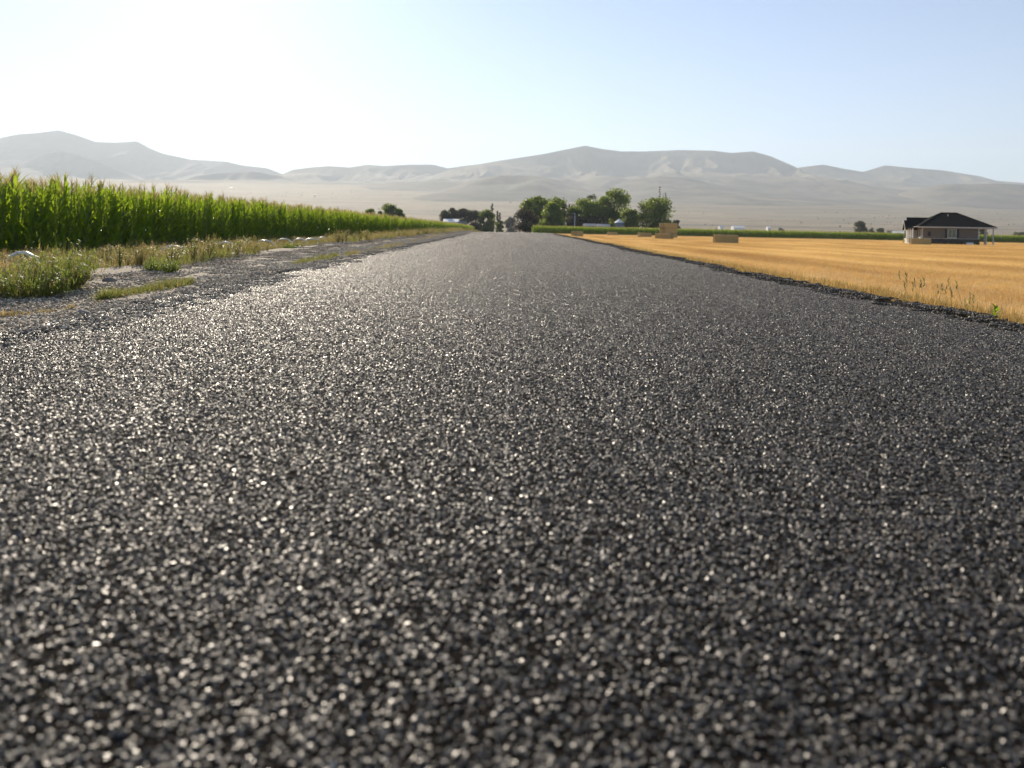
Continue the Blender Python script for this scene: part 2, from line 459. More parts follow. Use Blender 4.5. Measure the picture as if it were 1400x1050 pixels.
# --- stones: convex lumps, 14 shapes, packed into square patches
def hulls(n, npt, squash):
    out = []
    for k in range(n):
        bm = bmesh.new()
        for _ in range(npt):
            d = Vector((random.gauss(0, 1), random.gauss(0, 1), random.gauss(0, 1))).normalized()
            bm.verts.new((d.x * random.uniform(.75, 1.15), d.y * random.uniform(.75, 1.15), d.z * squash * random.uniform(.8, 1.1)))
        bmesh.ops.convex_hull(bm, input=bm.verts)
        for v_ in [v_ for v_ in bm.verts if not v_.link_faces]: bm.verts.remove(v_)
        bmesh.ops.triangulate(bm, faces=bm.faces)
        bm.verts.index_update()
        out.append((np.array([v_.co[:] for v_ in bm.verts]), np.array([[v_.index for v_ in f.verts] for f in bm.faces])))
        bm.free()
    return out
HULL = hulls(18, 8, 0.8)
def eul(a, b, c):
    return np.array(Matrix.Rotation(c, 3, 'Z') @ Matrix.Rotation(b, 3, 'Y') @ Matrix.Rotation(a, 3, 'X'))
def stone_patch(name, size, n, r0, r1, mat, zsink=0.25, tilt=0.5, power=1.0, flat=1.0, grit=0):
    V, F, b = [], [], 0
    for k in range(n + grit):
        hv, hf = HULL[int(rng.integers(len(HULL)))]
        r = r0 + (r1 - r0) * rng.random() ** power if k < n else rng.uniform(.0012, .0032)
        m = eul(rng.normal(0, tilt), rng.normal(0, tilt), rng.random() * 6.283)
        p = (hv * r * np.array([1, 1, flat])) @ m.T + np.array([(rng.random() - .5) * size, (rng.random() - .5) * size, r * flat * (0.6 - zsink * rng.random())])
        V.append(p); F.append(hf + b); b += len(hv)
    return mesh(name, np.concatenate(V), np.concatenate(F), mat)
SZ = 0.5
chip_kinds = [stone_patch('stone_chips', SZ, 2600, 0.003, 0.0074, M['chip'], 0.7, 0.27, 1.0, 0.7, 700) for _ in range(4)]
gx, gy = np.meshgrid(np.arange(RL - .1, RR + .2, SZ * .97) + .2, np.arange(0.35, 104, SZ * .97))
gx, gy = gx.ravel(), gy.ravel()
k_ = in_view(gx, gy, 0.25, 1.6) & (gx > edge_l(gy) - .05) & (gx < edge_r(gy) + .1)
gx, gy = gx[k_], gy[k_]
slope = np.arctan((road_z(gy + .2) - road_z(gy - .2)) / .4)
gz = road_z(gy) + 0.0125
quarter = rng.integers(0, 4, len(gx)) * (math.pi / 2)
rt = np.zeros((len(gx), 3)); 
# tilt each patch with the road's slight climb: build the euler from slope and the quarter turn
for i, q in enumerate(quarter):
    e = (Matrix.Rotation(float(slope[i]), 3, 'X') @ Matrix.Rotation(q, 3, 'Z')).to_euler(); rt[i] = e[:]
sc_ = scatter('stone_chips', chip_kinds, np.stack([gx, gy, gz], -1), rt, np.stack([np.ones(len(gx)), np.ones(len(gx)), 1 - .4 * sstep(2.5, 16, gy)], -1), road)
tag(sc_, 'dark angular stone chips bedded in the road surface', None, kind='stuff')

# loose gravel on the left shoulder, and the dark windrow along the right edge
grav_kinds = [stone_patch('gravel', 0.8, 1300, 0.005, 0.019, M['gravel'], 0.5, 0.6, 2.2) for _ in range(3)]
gx, gy = np.meshgrid(np.arange(-6.9, -3.0, .72), np.arange(2.5, 112, .72)); gx, gy = gx.ravel(), gy.ravel()
gx = gx + rng.normal(0, .08, gx.shape)
k_ = in_view(gx, gy, .2, 1.5) & (gx < edge_l(gy) - .02); gx, gy = gx[k_], gy[k_]
rt = np.stack([np.zeros(len(gx)), np.zeros(len(gx)), rng.random(len(gx)) * 6.283], -1)
tag(scatter('loose_gravel', grav_kinds, np.stack([gx, gy, ground_z(gx, gy) + .008], -1), rt, rng.uniform(.9, 1.1, len(gx))),
    'loose grey gravel lying on the left shoulder', 'gravel', kind='stuff')
edge_kinds = [stone_patch('edge_gravel', 0.17, 85, 0.006, 0.017, M['dark_gravel'], 0.4, 0.7, 1.6) for _ in range(3)]
gy = np.concatenate([np.arange(2, 70, .08)] * 2); gx = edge_r(gy) + rng.normal(.06, .13, len(gy))
ez = road_z(gy) + 0.012 + 0.03 * np.exp(-((gx - edge_r(gy) - .05) / .14) ** 2) * (0.4 + 1.1 * vnoise(gy * 1.1, 44)) - 0.10 * sstep(.05, .35, gx - edge_r(gy))
rt = np.stack([rng.normal(0, .08, len(gy)), rng.normal(0, .08, len(gy)), rng.random(len(gy)) * 6.283], -1)
ly = np.arange(2.5, 60, .1); lx = edge_l(ly) + rng.normal(.0, .16, len(ly))
gx2 = np.concatenate([gx, lx]); gy2 = np.concatenate([gy, ly]); gz2 = np.concatenate([ez, road_z(ly) + .006])
rt = np.concatenate([rt, np.stack([np.zeros(len(ly)), np.zeros(len(ly)), rng.random(len(ly)) * 6.283], -1)])
tag(scatter('edge_gravel', edge_kinds, np.stack([gx2, gy2, gz2], -1), rt, rng.uniform(.8, 1.15, len(gx2))),
    'ragged dark gravel crumbling along the road edges', 'gravel', kind='stuff')

# ------------------------------------------------------------------ blades and clumps
def blade(mb, base, az, length, width, lean, curve, m=0, seg=3):
    """tapered grass blade"""
    ca, sa = math.cos(az), math.sin(az)
    pts = []; p = Vector(base); th = lean
    for k in range(seg + 1):
        pts.append(p.copy())
        p = p + Vector((ca * math.sin(th), sa * math.sin(th), math.cos(th))) * (length / seg)
        th += curve / seg
    side = Vector((-sa, ca, 0))
    V, F = [], []
    for k in range(seg):
        w = width * (1 - (k / seg) ** 1.5) * .5
        V += [pts[k] - side * w, pts[k] + side * w]
    V.append(pts[seg])
    for k in range(seg - 1): F.append((2 * k, 2 * k + 1, 2 * k + 3, 2 * k + 2))
    F.append((2 * seg - 2, 2 * seg - 1, 2 * seg))
    mb.add(V, F, m)

def clump_mesh(name, n, h, spread, mats, wmat, width=.006, lean=.35, seeds=0):
    mb = MB()
    for _ in range(n):
        a = random.random() * 6.283; r = spread * random.random() ** .6
        m = random.choices(range(len(mats)), wmat)[0]
        L = h * random.uniform(.5, 1.1)
        b = (math.cos(a) * r, math.sin(a) * r, -.01)
        az = a + random.gauss(0, .8)
        ln = abs(random.gauss(0, lean))
        blade(mb, b, az, L, width * random.uniform(.7, 1.4), ln, random.uniform(.1, 1.1), m)
        if seeds and random.random() < seeds:
            # seed head: a short stack of small leaves at the tip
            tip = Vector(b) + Vector((math.cos(az) * math.sin(ln + .25), math.sin(az) * math.sin(ln + .25), math.cos(ln + .25))) * L * .9
            for q in range(5):
                blade(mb, tip + Vector((0, 0, -.03 + q * .018)), random.random() * 6.283, .04, .008, random.uniform(.3, 1.1), .3, m, 2)
    return mesh(name, mb.V, mb.F, mats, mb.M)

def leafy_weed(name, h, w, n, mats, wm, leaf=.03):
    mb = MB()
    for s_i in range(9):
        a = random.random() * 6.283; ln = random.uniform(.05, .6)
        top = Vector((math.cos(a) * math.sin(ln) * h * w, math.sin(a) * math.sin(ln) * h * w, h * random.uniform(.65, 1.0)))
        mb.tube([(0, 0, -.02), top * .5 + Vector((0, 0, .06 * h)), top], [.006, .004, .0015], 3, 0, False)
        for k in range(n // 9):
            f = random.uniform(.12, 1) ** .8
            q = (top * f) + Vector((random.gauss(0, 1), random.gauss(0, 1), random.gauss(0, .7))) * (.10 * h)
            q.z = max(q.z, .0)
            blade(mb, q, random.random() * 6.283, leaf * random.uniform(.7, 1.8), leaf * .42, random.uniform(.2, 1.5), random.uniform(0, .9), random.choices(range(len(mats)), wm)[0], 2)
    return mesh(name, mb.V, mb.F, mats, mb.M)

# stubble: square metre patches of cut straw, some of it lying loose
def straw_patch(n, lying):
    mb = MB()
    for k in range(n):
        row = random.randrange(6)
        b = (random.uniform(-.55, .55), (row + .5) / 6 * 1.1 - .55 + random.gauss(0, .03), -.01)
        blade(mb, b, random.random() * 6.283, random.uniform(.05, .13), random.uniform(.004, .008), abs(random.gauss(0, .25)), 0.1, 0, 2)
    for k in range(lying):
        b = (random.uniform(-.55, .55), random.uniform(-.55, .55), random.uniform(.01, .07))
        blade(mb, b, random.random() * 6.283, random.uniform(.12, .3), random.uniform(.004, .008), random.uniform(1.1, 1.65), random.uniform(-.2, .5), 0, 2)
    return mesh('straw', mb.V, mb.F, M['straw'])
straw_kinds = [straw_patch(340, 240) for _ in range(4)]
gx, gy = np.meshgrid(np.arange(RR + .9, 62, 1.0), np.arange(3, 92, 1.0)); gx, gy = gx.ravel(), gy.ravel()
gx = gx + rng.normal(0, .1, gx.shape)
g2x, g2y = np.meshgrid(np.arange(RR + 1.2, 190, 1.75), np.arange(92, 218, 1.75)); g2x, g2y = g2x.ravel(), g2y.ravel()
ssc = np.concatenate([rng.uniform(.85, 1.2, len(gx)), rng.uniform(1.6, 1.9, len(g2x))])
gx = np.concatenate([gx, g2x]); gy = np.concatenate([gy, g2y])
k_ = in_view(gx, gy, .1, 2.0); gx, gy, ssc = gx[k_], gy[k_], ssc[k_]
hb = (gx > 62) & (gx < 82) & (gy > 112) & (gy < 136); gx, gy, ssc = gx[~hb], gy[~hb], ssc[~hb]
rt = np.stack([np.zeros(len(gx)), np.zeros(len(gx)), R(-30) + rng.normal(0, .15, len(gx)) + rng.integers(0, 2, len(gx)) * math.pi], -1)
tag(scatter('straw_stubble', straw_kinds, np.stack([gx, gy, ground_z(gx, gy)], -1), rt, ssc),
    'short golden straw stubble standing over the harvested field', 'stubble', kind='stuff')

# weeds between the shoulder and the corn
weed_kinds = [clump_mesh('weeds', 60, .42, .22, [M['grass_dry'], M['grass_olive'], M['grass_green']], [3, 4, 1], .007, .4, .3) for _ in range(2)] + \
             [clump_mesh('weeds', 60, .26, .20, [M['grass_green'], M['grass_olive']], [2, 2], .008, .45) for _ in range(3)] + \
             [leafy_weed('weeds', .36, .8, 180, [M['grass_olive'], M['grass_green'], M['grass_dry']], [2, 2, 1], .035) for _ in range(3)]
n = 10000
gy = 5 + 130 * rng.random(n) ** 1.5; gx = rng.uniform(-13.9, -5.4, n)
den = fbm2(gx * .35 + 70, gy * .22 + 70, 90, 3)
k_ = in_view(gx, gy, .12, 2.0) & ((den > .40) | (gx < -12.3) | (gy > 40)); gx, gy = gx[k_], gy[k_]
rt = np.stack([rng.normal(0, .06, len(gx)), rng.normal(0, .06, len(gx)), rng.random(len(gx)) * 6.283], -1)
tag(scatter('verge_weeds', weed_kinds, np.stack([gx, gy, ground_z(gx, gy)], -1), rt, rng.uniform(.55, 1.25, len(gx))),
    'mixed dry and green weeds growing along the corn field', 'weeds', kind='stuff')
# greener growth right at the foot of the corn
foot_kinds = [clump_mesh('corn_foot_grass', 70, .5, .25, [M['grass_green']], [1], .012, .4) for _ in range(3)]
n = 1500
gy = 8 + 120 * rng.random(n) ** 1.3; gx = -13.55 + rng.normal(0, .28, n)
k_ = vnoise(gy * .25, 77) > .35; gx, gy = gx[k_], gy[k_]
rt = np.stack([np.zeros(len(gx)), np.zeros(len(gx)), rng.random(len(gx)) * 6.283], -1)
tag(scatter('field_edge_grass', foot_kinds, np.stack([gx, gy, ground_z(gx, gy)], -1), rt, rng.uniform(.4, 1.15, len(gx))),
    'bright green grass at the foot of the corn', 'grass', kind='stuff')
# short growth along the right road edge
n = 1700
gy = 4 + 60 * rng.random(n) ** 1.4; gx = edge_r(gy) + rng.uniform(.16, 1.0, n)
rt = np.stack([np.zeros(n), np.zeros(n), rng.random(n) * 6.283], -1)
edge_grass = [clump_mesh('edge_grass', 40, .16, .16, [M['grass_olive'], M['straw']], [2, 3], .006, .4) for _ in range(3)]
tag(scatter('road_edge_grass', edge_grass, np.stack([gx, gy, ground_z(gx, gy)], -1), rt, rng.uniform(.5, 1.1, n)),
    'low olive and straw coloured grass below the right road edge', 'grass', kind='stuff')

# ------------------------------------------------------------------ corn
def corn_leaf_geo(z0, az, length, width, up, droop):
    ca, sa = math.cos(az), math.sin(az)
    seg = 6; th = up; p = Vector((ca * .012, sa * .012, z0)); side = Vector((-sa, ca, 0))
    V, F = [], []
    prof = (.55, .95, 1.0, .9, .7, .4, .04)
    tw = random.uniform(-.5, .5)
    for k in range(seg + 1):
        nrm = Vector((-ca * math.cos(th), -sa * math.cos(th), math.sin(th)))
        sd = (side * math.cos(tw * k / seg) + nrm * math.sin(tw * k / seg))
        w = width * .5 * prof[k]
        V += [p - sd * w + nrm * w * .45, p, p + sd * w + nrm * w * .45]
        p = p + Vector((ca * math.sin(th), sa * math.sin(th), math.cos(th))) * (length / seg)
        th += droop / seg * (0.5 + 1.0 * k / seg)
    for k in range(seg):
        a = 3 * k
        F += [(a, a + 1, a + 4, a + 3), (a + 1, a + 2, a + 5, a + 4)]
    return V, F

class CornKind: pass
def make_corn_kind(h):
    k = CornKind(); k.leaves = []
    bx, by = random.gauss(0, .04), random.gauss(0, .04)
    mb = MB(); mb.tube([(0, 0, -.05), (bx * .3, by * .3, h * .5), (bx, by, h * .9)], [.017, .014, .007], 5, 0, False)
    k.stalk = mesh('stalk', mb.V, mb.F, M['corn_stalk'])
    tm = MB()
    for q in range(12):
        ln = 0.03 if q == 0 else random.uniform(.2, .75)
        blade(tm, (bx, by, h * .88 + q * .012), random.random() * 6.283, random.uniform(.24, .36), .018, ln, .35, 0, 3)
    k.tassel = mesh('tassel', tm.V, tm.F, M['corn_tassel'])
    joined = MB(); joined.add(mb.V, mb.F, 0); joined.add(tm.V, tm.F, 2)
    az0 = random.random() * 6.283
    nl = 13
    for q in range(nl):
        f = q / (nl - 1)
        z0 = h * (.08 + .76 * f)
        L = (.55 + .45 * math.sin(math.pi * min(1, f * 1.05 + .08))) * random.uniform(.8, 1.1)
        L *= .72 if f > .85 else 1
        V, F = corn_leaf_geo(z0, az0 + q * math.pi + random.gauss(0, .5), L, (.094 - .022 * f) * random.uniform(.8, 1.15), random.uniform(.15, .5) * (1.2 - .5 * f), random.uniform(.9, 2.4) * (1.25 - .85 * f))
        k.leaves.append(mesh('leaf', V, F, M['corn_leaf'], None, True))
        joined.add(V, F, 1)
    me = mesh('corn', joined.V, joined.F, [M['corn_stalk'], M['corn_leaf'], M['corn_tassel']], joined.M)
    k.joined = me
    return k
CORN = [make_corn_kind(random.uniform(2.15, 2.4)) for _ in range(7)]
CX = -14.0                       # front row
pts, rts, scs = [], [], []
n_single = 0
rowsp, plantsp = .74, .205
front = []
for row in range(16):
    y = 9.0 if row < 4 else 12.0
    while y < 285:
        xx = CX - row * rowsp + random.gauss(0, .05); yy = y + random.gauss(0, .04)
        s = min(1.13, random.gauss(1.0, .075)) * (1 - .05 * (random.random() < .1))
        s *= 1 + .05 * math.exp(-((yy - 20) / 9) ** 2)
        if row < 2 and 18.6 < yy < 49.5: front.append((xx, yy, s))
        else: pts.append((xx, yy)); scs.append(s)
        y += plantsp * random.uniform(.8, 1.25) * (1 if row < 5 else 1.6)
pts = np.array(pts)
pz = ground_z(pts[:, 0], pts[:, 1])
tilt = rng.normal(0, .05, (len(pts), 2))
rt = np.stack([tilt[:, 0], tilt[:, 1], rng.random(len(pts)) * 6.283], -1)
tag(scatter('corn_crop', [k.joined for k in CORN], np.column_stack([pts, pz]), rt, scs),
    'dense green corn crop filling the field left of the road', 'corn', kind='stuff')
fz = ground_z(np.array([f[0] for f in front]), np.array([f[1] for f in front]))
for (xx, yy, s), z in list(zip(front, fz))[:300]:
    k = random.choice(CORN)
    o = empty('corn_plant', (xx, yy, float(z)), random.random() * 6.283)
    o.scale = (s, s, s)
    o.rotation_euler[0] = random.gauss(0, .05)
    tag(o, 'tall green corn plant with tan tassel at the weedy edge of the corn', 'corn plant', 'corn plants along the front of the field')
    mobj('stalk', k.stalk, o); mobj('tassel', k.tassel, o)
    for lf in k.leaves: mobj('leaf', lf, o)
# the corn strip across the far side of the stubble
pts = []
for row in range(7):
    x = 6.8 + row * .1
    while x < 235:
        pts.append((x, 220 + row * .75 + random.gauss(0, .06))); x += random.uniform(.16, .28) * (1 if row < 3 else 1.7)
pts = np.array(pts); pz = ground_z(pts[:, 0], pts[:, 1])
rt = np.stack([rng.normal(0, .05, len(pts)), rng.normal(0, .05, len(pts)), rng.random(len(pts)) * 6.283], -1)
tag(scatter('corn_strip', [k.joined for k in CORN], np.column_stack([pts, pz]), rt, rng.normal(1.05, .05, len(pts))),
    'low green band of corn beyond the golden field', 'corn', kind='stuff')

# ------------------------------------------------------------------ mountains
def hill_range(name, sky_pts, D, W, back, label, seed, spur=420., rows=80, step=2, amp=1.0, cols_extra=0, base_drop=6.):
    sp = np.array(sky_pts, float)
    pxs = np.arange(sp[0, 0], sp[-1, 0] + step, step)
    pys = np.interp(pxs, sp[:, 0], sp[:, 1])
    k = np.ones(3) / 3; pp = np.pad(pys, 1, mode='edge'); pys = np.convolve(pp, k, 'valid')
    u, v_ = (pxs - VX) / FPX, (VY - pys) / FPX
    xd, zd = u * c_ - v_ * s_, u * s_ + v_ * c_
    Dc = D * (1 + 0.06 * (vnoise(xd * 6 + 100, seed) - .5))
    crest = EYE + zd * Dc
    ts = np.concatenate([np.linspace(-back / W, -0.02, 6), np.linspace(0, 1, rows) ** 1.15])
    T = np.repeat(ts[:, None], len(pxs), 1)
    Yd = Dc[None, :] - T * W
    X = xd[None, :] * Dc[None, :] + 0 * T
    base = plain_z(Yd) - base_drop - 4
    spur = spur * .5
    wx = X / spur + (fbm2(X / spur * .6 + 30, Yd / spur * .5 + 30, seed + 3, 3) - .5) * 1.9
    wy = Yd / spur * .17 + (fbm2(X / spur * .6 + 80, Yd / spur * .5 + 80, seed + 4, 3) - .5) * .5
    cv, a_, f_ = 0, .24, .8
    for o_ in range(4):
        cv = cv + a_ * np.abs(2 * vnoise2(wx * f_ + 17 * o_ + 40, wy * f_ * (1 + .1 * o_) + 40, seed + 11 + o_) - 1)      # 0 on a sharp spur
        a_ *= .52; f_ *= 2.1
    Tc = np.clip(T, 0, 1)
    H = np.maximum(crest[None, :] - base, 0)
    shape = .5 * (1 - Tc) ** 1.05 + .5 * (1 - Tc) ** 2.6
    shape = np.where(T < 0, 1 - np.clip(-T * W / back, 0, 1) ** 1.2, shape)
    Z = base + H * shape - H * cv * 1.8 * amp * np.clip(T * 5, 0, 1) * (1 - Tc) ** 1.6
    Z = np.maximum(Z, base - 3)
    n_, m_ = X.shape
    V = np.stack([X, Yd, Z], -1).reshape(-1, 3)
    i = np.arange(n_ - 1)[:, None] * m_ + np.arange(m_ - 1)[None, :]
    F = np.stack([i, i + m_, i + m_ + 1, i + 1], -1).reshape(-1, 4)
    return tag(mobj(name, mesh(name, V, F, M['hill'], None, True)), label, 'hills', kind='structure')

hill_range('mountain_range', [(-420, 260), (-300, 235), (-200, 215), (-100, 197), (0, 189), (22, 184), (50, 182), (80, 178), (105, 185), (130, 194), (160, 195), (187, 193), (205, 203), (222, 210), (260, 218), (310, 221), (330, 226), (365, 230), (392, 240), (430, 256), (460, 268)],
           8600, 3000, 1800, 'high hazy bare mountain rising behind the corn', 101, 800.)
hill_range('mountain_range', [(300, 262), (350, 247), (384, 239), (400, 232), (425, 229), (450, 227), (478, 229), (502, 225), (525, 227), (560, 225), (592, 225), (612, 230), (640, 226), (680, 222), (720, 226), (780, 240)],
           7600, 2900, 1500, 'low folded hills in the haze behind the road', 202, 520.)
hill_range('mountain_range', [(540, 262), (585, 243), (612, 233), (640, 227), (680, 220), (740, 211), (775, 204), (800, 199), (825, 204), (850, 207), (880, 207), (930, 205), (975, 206), (1000, 209), (1030, 207), (1052, 213), (1085, 227), (1110, 240), (1150, 262)],
           6700, 2600, 1500, 'broad rounded dry mountain behind the farm trees', 303, 560.)
hill_range('mountain_range', [(1040, 250), (1080, 231), (1100, 228), (1126, 225), (1150, 230), (1180, 235), (1210, 226), (1240, 229), (1290, 233), (1340, 241), (1362, 247), (1400, 250), (1500, 254), (1650, 249), (1800, 262), (1900, 280)],
           6900, 2600, 1500, 'pale bare ridge sloping down behind the house', 404, 480.)
hill_range('foothill', [(560, 282), (600, 262), (640, 248), (670, 241), (700, 239), (730, 240), (760, 246), (800, 258), (840, 272)], 4300, 1150, 700, 'low smooth foothill dome behind the end of the road', 505, 500., 26, 3, .8)
hill_range('foothill', [(790, 276), (830, 258), (862, 245), (900, 241), (940, 243), (985, 254), (1030, 262), (1090, 270), (1150, 284)], 4600, 1300, 700, 'brown foothill at the foot of the broad mountain', 606, 420., 26, 3, .9)
hill_range('foothill', [(1000, 282), (1060, 265), (1100, 252), (1130, 246), (1165, 252), (1200, 262), (1260, 275), (1300, 286)], 5000, 1200, 700, 'small grey foothill between two mountains', 707, 420., 26, 3, .9)
hill_range('foothill', [(1180, 288), (1230, 266), (1265, 256), (1300, 252), (1360, 251), (1420, 253), (1500, 256), (1600, 262), (1700, 288)], 4400, 1300, 700, 'long flat dark foothill behind the house', 808, 520., 26, 3, .8)
hill_range('foothill', [(200, 262), (270, 240), (300, 236), (345, 234), (385, 241), (420, 254), (460, 270)], 6400, 700, 700, 'low foothill under the tail of the high mountain', 909, 420., 24, 3, .9)
hill_range('foothill', [(-60, 262), (10, 232), (50, 214), (80, 206), (112, 214), (160, 232), (230, 262)], 7000, 900, 600, 'pointed foothill in front of the high mountain', 919, 420., 24, 3, .9)

# ------------------------------------------------------------------ trees
def rot_to(d):
    return Vector(d).to_track_quat('Z', 'Y').to_matrix()

def tree_meshes(h, w, seed, leaf=.32, n=3600, crown_base=.15, clumps=34, leafm='leaf_dark', shape='round', gap=.0):
    rs = np.random.default_rng(seed)
    # limbs
    mb = MB()
    lean = rs.normal(0, .03, 2)
    top = (lean[0] * h, lean[1] * h, h * .82)
    r0 = .022 * h + .05
    mb.tube([(0, 0, -.3), (lean[0] * h * .2, lean[1] * h * .2, h * .22), (lean[0] * h * .55, lean[1] * h * .5, h * .5), top], [r0 * 1.3, r0, r0 * .6, r0 * .12], 7, 0, False)
    cen = []
    z0, z1 = h * crown_base, h
    while len(cen) < clumps:
        f = rs.random() if shape != 'spire' else (len(cen) + .5) / clumps
        z = z0 + (z1 - z0) * f
        if shape == 'round': prof = math.sqrt(max(0, 1 - (2 * f - 1.0) ** 2)) ** .8 * (1.0 if f > .4 else .9)
        elif shape == 'cone': prof = (1 - f) ** .7 * min(1, f * 6 + .35)
        elif shape == 'spire': prof = (min(1, f * 5 + .3) * (1 - f) ** .5)
        else: prof = math.sqrt(max(0, 1 - (1.7 * f - .75) ** 2))
        a = rs.random() * 6.283; r = w * .5 * prof * (rs.random() ** .45) * .86
        cen.append((math.cos(a) * r * rs.uniform(.85, 1.1), math.sin(a) * r, z * .965, prof))
    for (x, y, z, pf) in cen[:14 if shape != 'spire' else 5]:
        zb = max(h * .12, z - .25 * h - .3 * math.hypot(x, y))
        mb.tube([(lean[0] * zb, lean[1] * zb, zb), (x * .5, y * .5, (zb + z) * .5 + .1), (x, y, z)], [r0 * .42, r0 * .25, r0 * .08], 5, 0, False)
    # leaves in clumps
    n = int(n * 1.7); nn = n // clumps
    V, F = [], []
    base = 0
    for (x, y, z, pf) in cen:
        cr = (.16 * w + .06 * h) * rs.uniform(.5, 1.2) if shape != 'spire' else .42 * w * (1.15 - .8 * z / h)
        if shape != 'spire': z = min(z, h - cr * .8 * rs.uniform(.75, 1.3)); cr = min(cr, h * .3)
        d = rs.normal(0, 1, (nn, 3)); d /= np.linalg.norm(d, axis=1)[:, None]
        rad = cr * rs.random(nn) ** .42
        p = d * rad[:, None] * np.array([1, 1, .8]) + np.array([x, y, z])
        p[:, 2] = np.maximum(p[:, 2], h * crown_base * .5)
        a = rs.normal(0, 1, (nn, 3)); a /= np.linalg.norm(a, axis=1)[:, None]
        b = np.cross(a, rs.normal(0, 1, (nn, 3))); b /= np.linalg.norm(b, axis=1)[:, None]
        L = leaf * 1.15 * rs.uniform(.6, 1.3, (nn, 1))
        q = np.stack([p - a * L, p + b * L * .5, p + a * L, p - b * L * .5], 1).reshape(-1, 3)
        V.append(q); F.append(np.arange(nn * 4).reshape(-1, 4) + base); base += nn * 4
    return mesh('trunk', mb.V, mb.F, M['bark'], None, True), mesh('crown', np.concatenate(V), np.concatenate(F), M[leafm])

def tree(name, px, py_top, Y, wpx, label, seed, group=None, cat='tree', zb=None, **kw):
    top = P(px, py_top, Y)
    z = float(ground_z(np.array([top.x]), np.array([Y]))[0]) if zb is None else zb
    h = top.z - z; w = 1.08 * wpx * Y / FPX
    tr, cr = tree_meshes(h, w, seed, **kw)
    o = empty(name, (top.x, Y, z))
    tag(o, label, cat, group)
    mobj('trunk', tr, o); mobj('crown', cr, o)
    return o

G1 = 'trees around the farmyard right of the road'
tree('shrub_tree', 719, 284, 250, 30, 'dark brownish rounded shrub tree beside the road at the end of the corn strip', 1, G1, leafm='leaf_brown', n=3800, crown_base=.04, leaf=.26, clumps=40)
tree('shade_tree', 737, 268, 272, 46, 'tall dark green tree behind the brownish shrub tree', 2, G1, n=5200, leafm='leaf_dark', crown_base=.1, clumps=44)
tree('shade_tree', 762, 268, 276, 30, 'dark tree peeking over the pointed light green tree', 3, G1, n=3400, leafm='leaf_dark', crown_base=.12)
tree('shade_tree', 756, 277, 252, 40, 'full light green tree with pointed crown over the corn strip', 4, G1, n=5400, leafm='leaf_mid', crown_base=.03, shape='cone', clumps=46)
tree('dead_tree', 777, 276, 262, 16, 'thin half bare tree beside the pointed light green tree', 5, G1, n=160, leafm='leaf_brown', crown_base=.3, clumps=16)
tree('shade_tree', 786, 282, 262, 20, 'small green tree behind the lamp post', 6, G1, n=2200, leafm='leaf_mid', crown_base=.1)
tree('shade_tree', 806, 271, 266, 46, 'broad mid green tree above the brown hedge', 7, G1, n=5000, leafm='leaf_mid', crown_base=.3, clumps=40)
tree('shade_tree', 808, 264, 330, 8, 'small round treetop showing above the broad green tree', 8, G1, n=700, leafm='leaf_grey', crown_base=.6, clumps=10)
tree('shade_tree', 841, 258, 270, 46, 'tallest dark tree with gaps in its crown and a dark trunk', 9, G1, n=4600, leafm='leaf_dark', crown_base=.22, clumps=30)
tree('shade_tree', 832, 283, 268, 26, 'low dark undergrowth tree below the tallest tree', 10, G1, n=2600, leafm='leaf_dark', crown_base=.03)
tree('shrub_tree', 862, 286, 250, 28, 'yellow green shrub between the white roofed bin and the dark round tree', 11, G1, n=3600, leafm='leaf_light', crown_base=.03)
tree('shade_tree', 896, 270, 262, 54, 'large dark round tree behind the stack of bales', 12, G1, n=7000, leafm='leaf_dark', crown_base=.03, clumps=54)
tree('poplar_tree', 902, 252, 330, 5, 'tallest thin bare poplar spire behind the dark round tree', 13, G1, n=500, leafm='leaf_brown', crown_base=.1, shape='spire', clumps=20, leaf=.22)
tree('poplar_tree', 910, 261, 332, 5, 'shorter thin poplar spire behind the dark round tree', 14, G1, n=500, leafm='leaf_brown', crown_base=.1, shape='spire', clumps=20, leaf=.22)
tree('shrub_tree', 924, 300, 290, 10, 'small grey shrub at the foot of the dark round tree', 15, G1, n=1200, leafm='leaf_grey', crown_base=.03)
tree('shade_tree', 699, 297, 640, 16, 'pale hazy distant tree on the right of the far road', 16, None, n=2600, leafm='leaf_grey', crown_base=.05, leaf=.5)
# brown hedge under the broad tree
hd = MB(); rs = np.random.default_rng(5)
for k in range(2600):
    p = P(rs.uniform(777, 826), rs.uniform(296, 313), 258 + rs.uniform(-1.2, 1.2))
    a = Vector(rs.normal(0, 1, 3)).normalized() * .3; b = a.orthogonal().normalized() * .15
    hd.add([p - a, p + b, p + a, p - b], [(0, 1, 2, 3)])
hroot = P(800, 319, 258)
hd.V = [(v[0] - hroot.x, v[1] - hroot.y, v[2] - hroot.z) for v in hd.V]
tag(hd.build('hedge', M['leaf_brown'], None, hroot), 'dark brown hedge under the broad mid green tree', 'hedge')

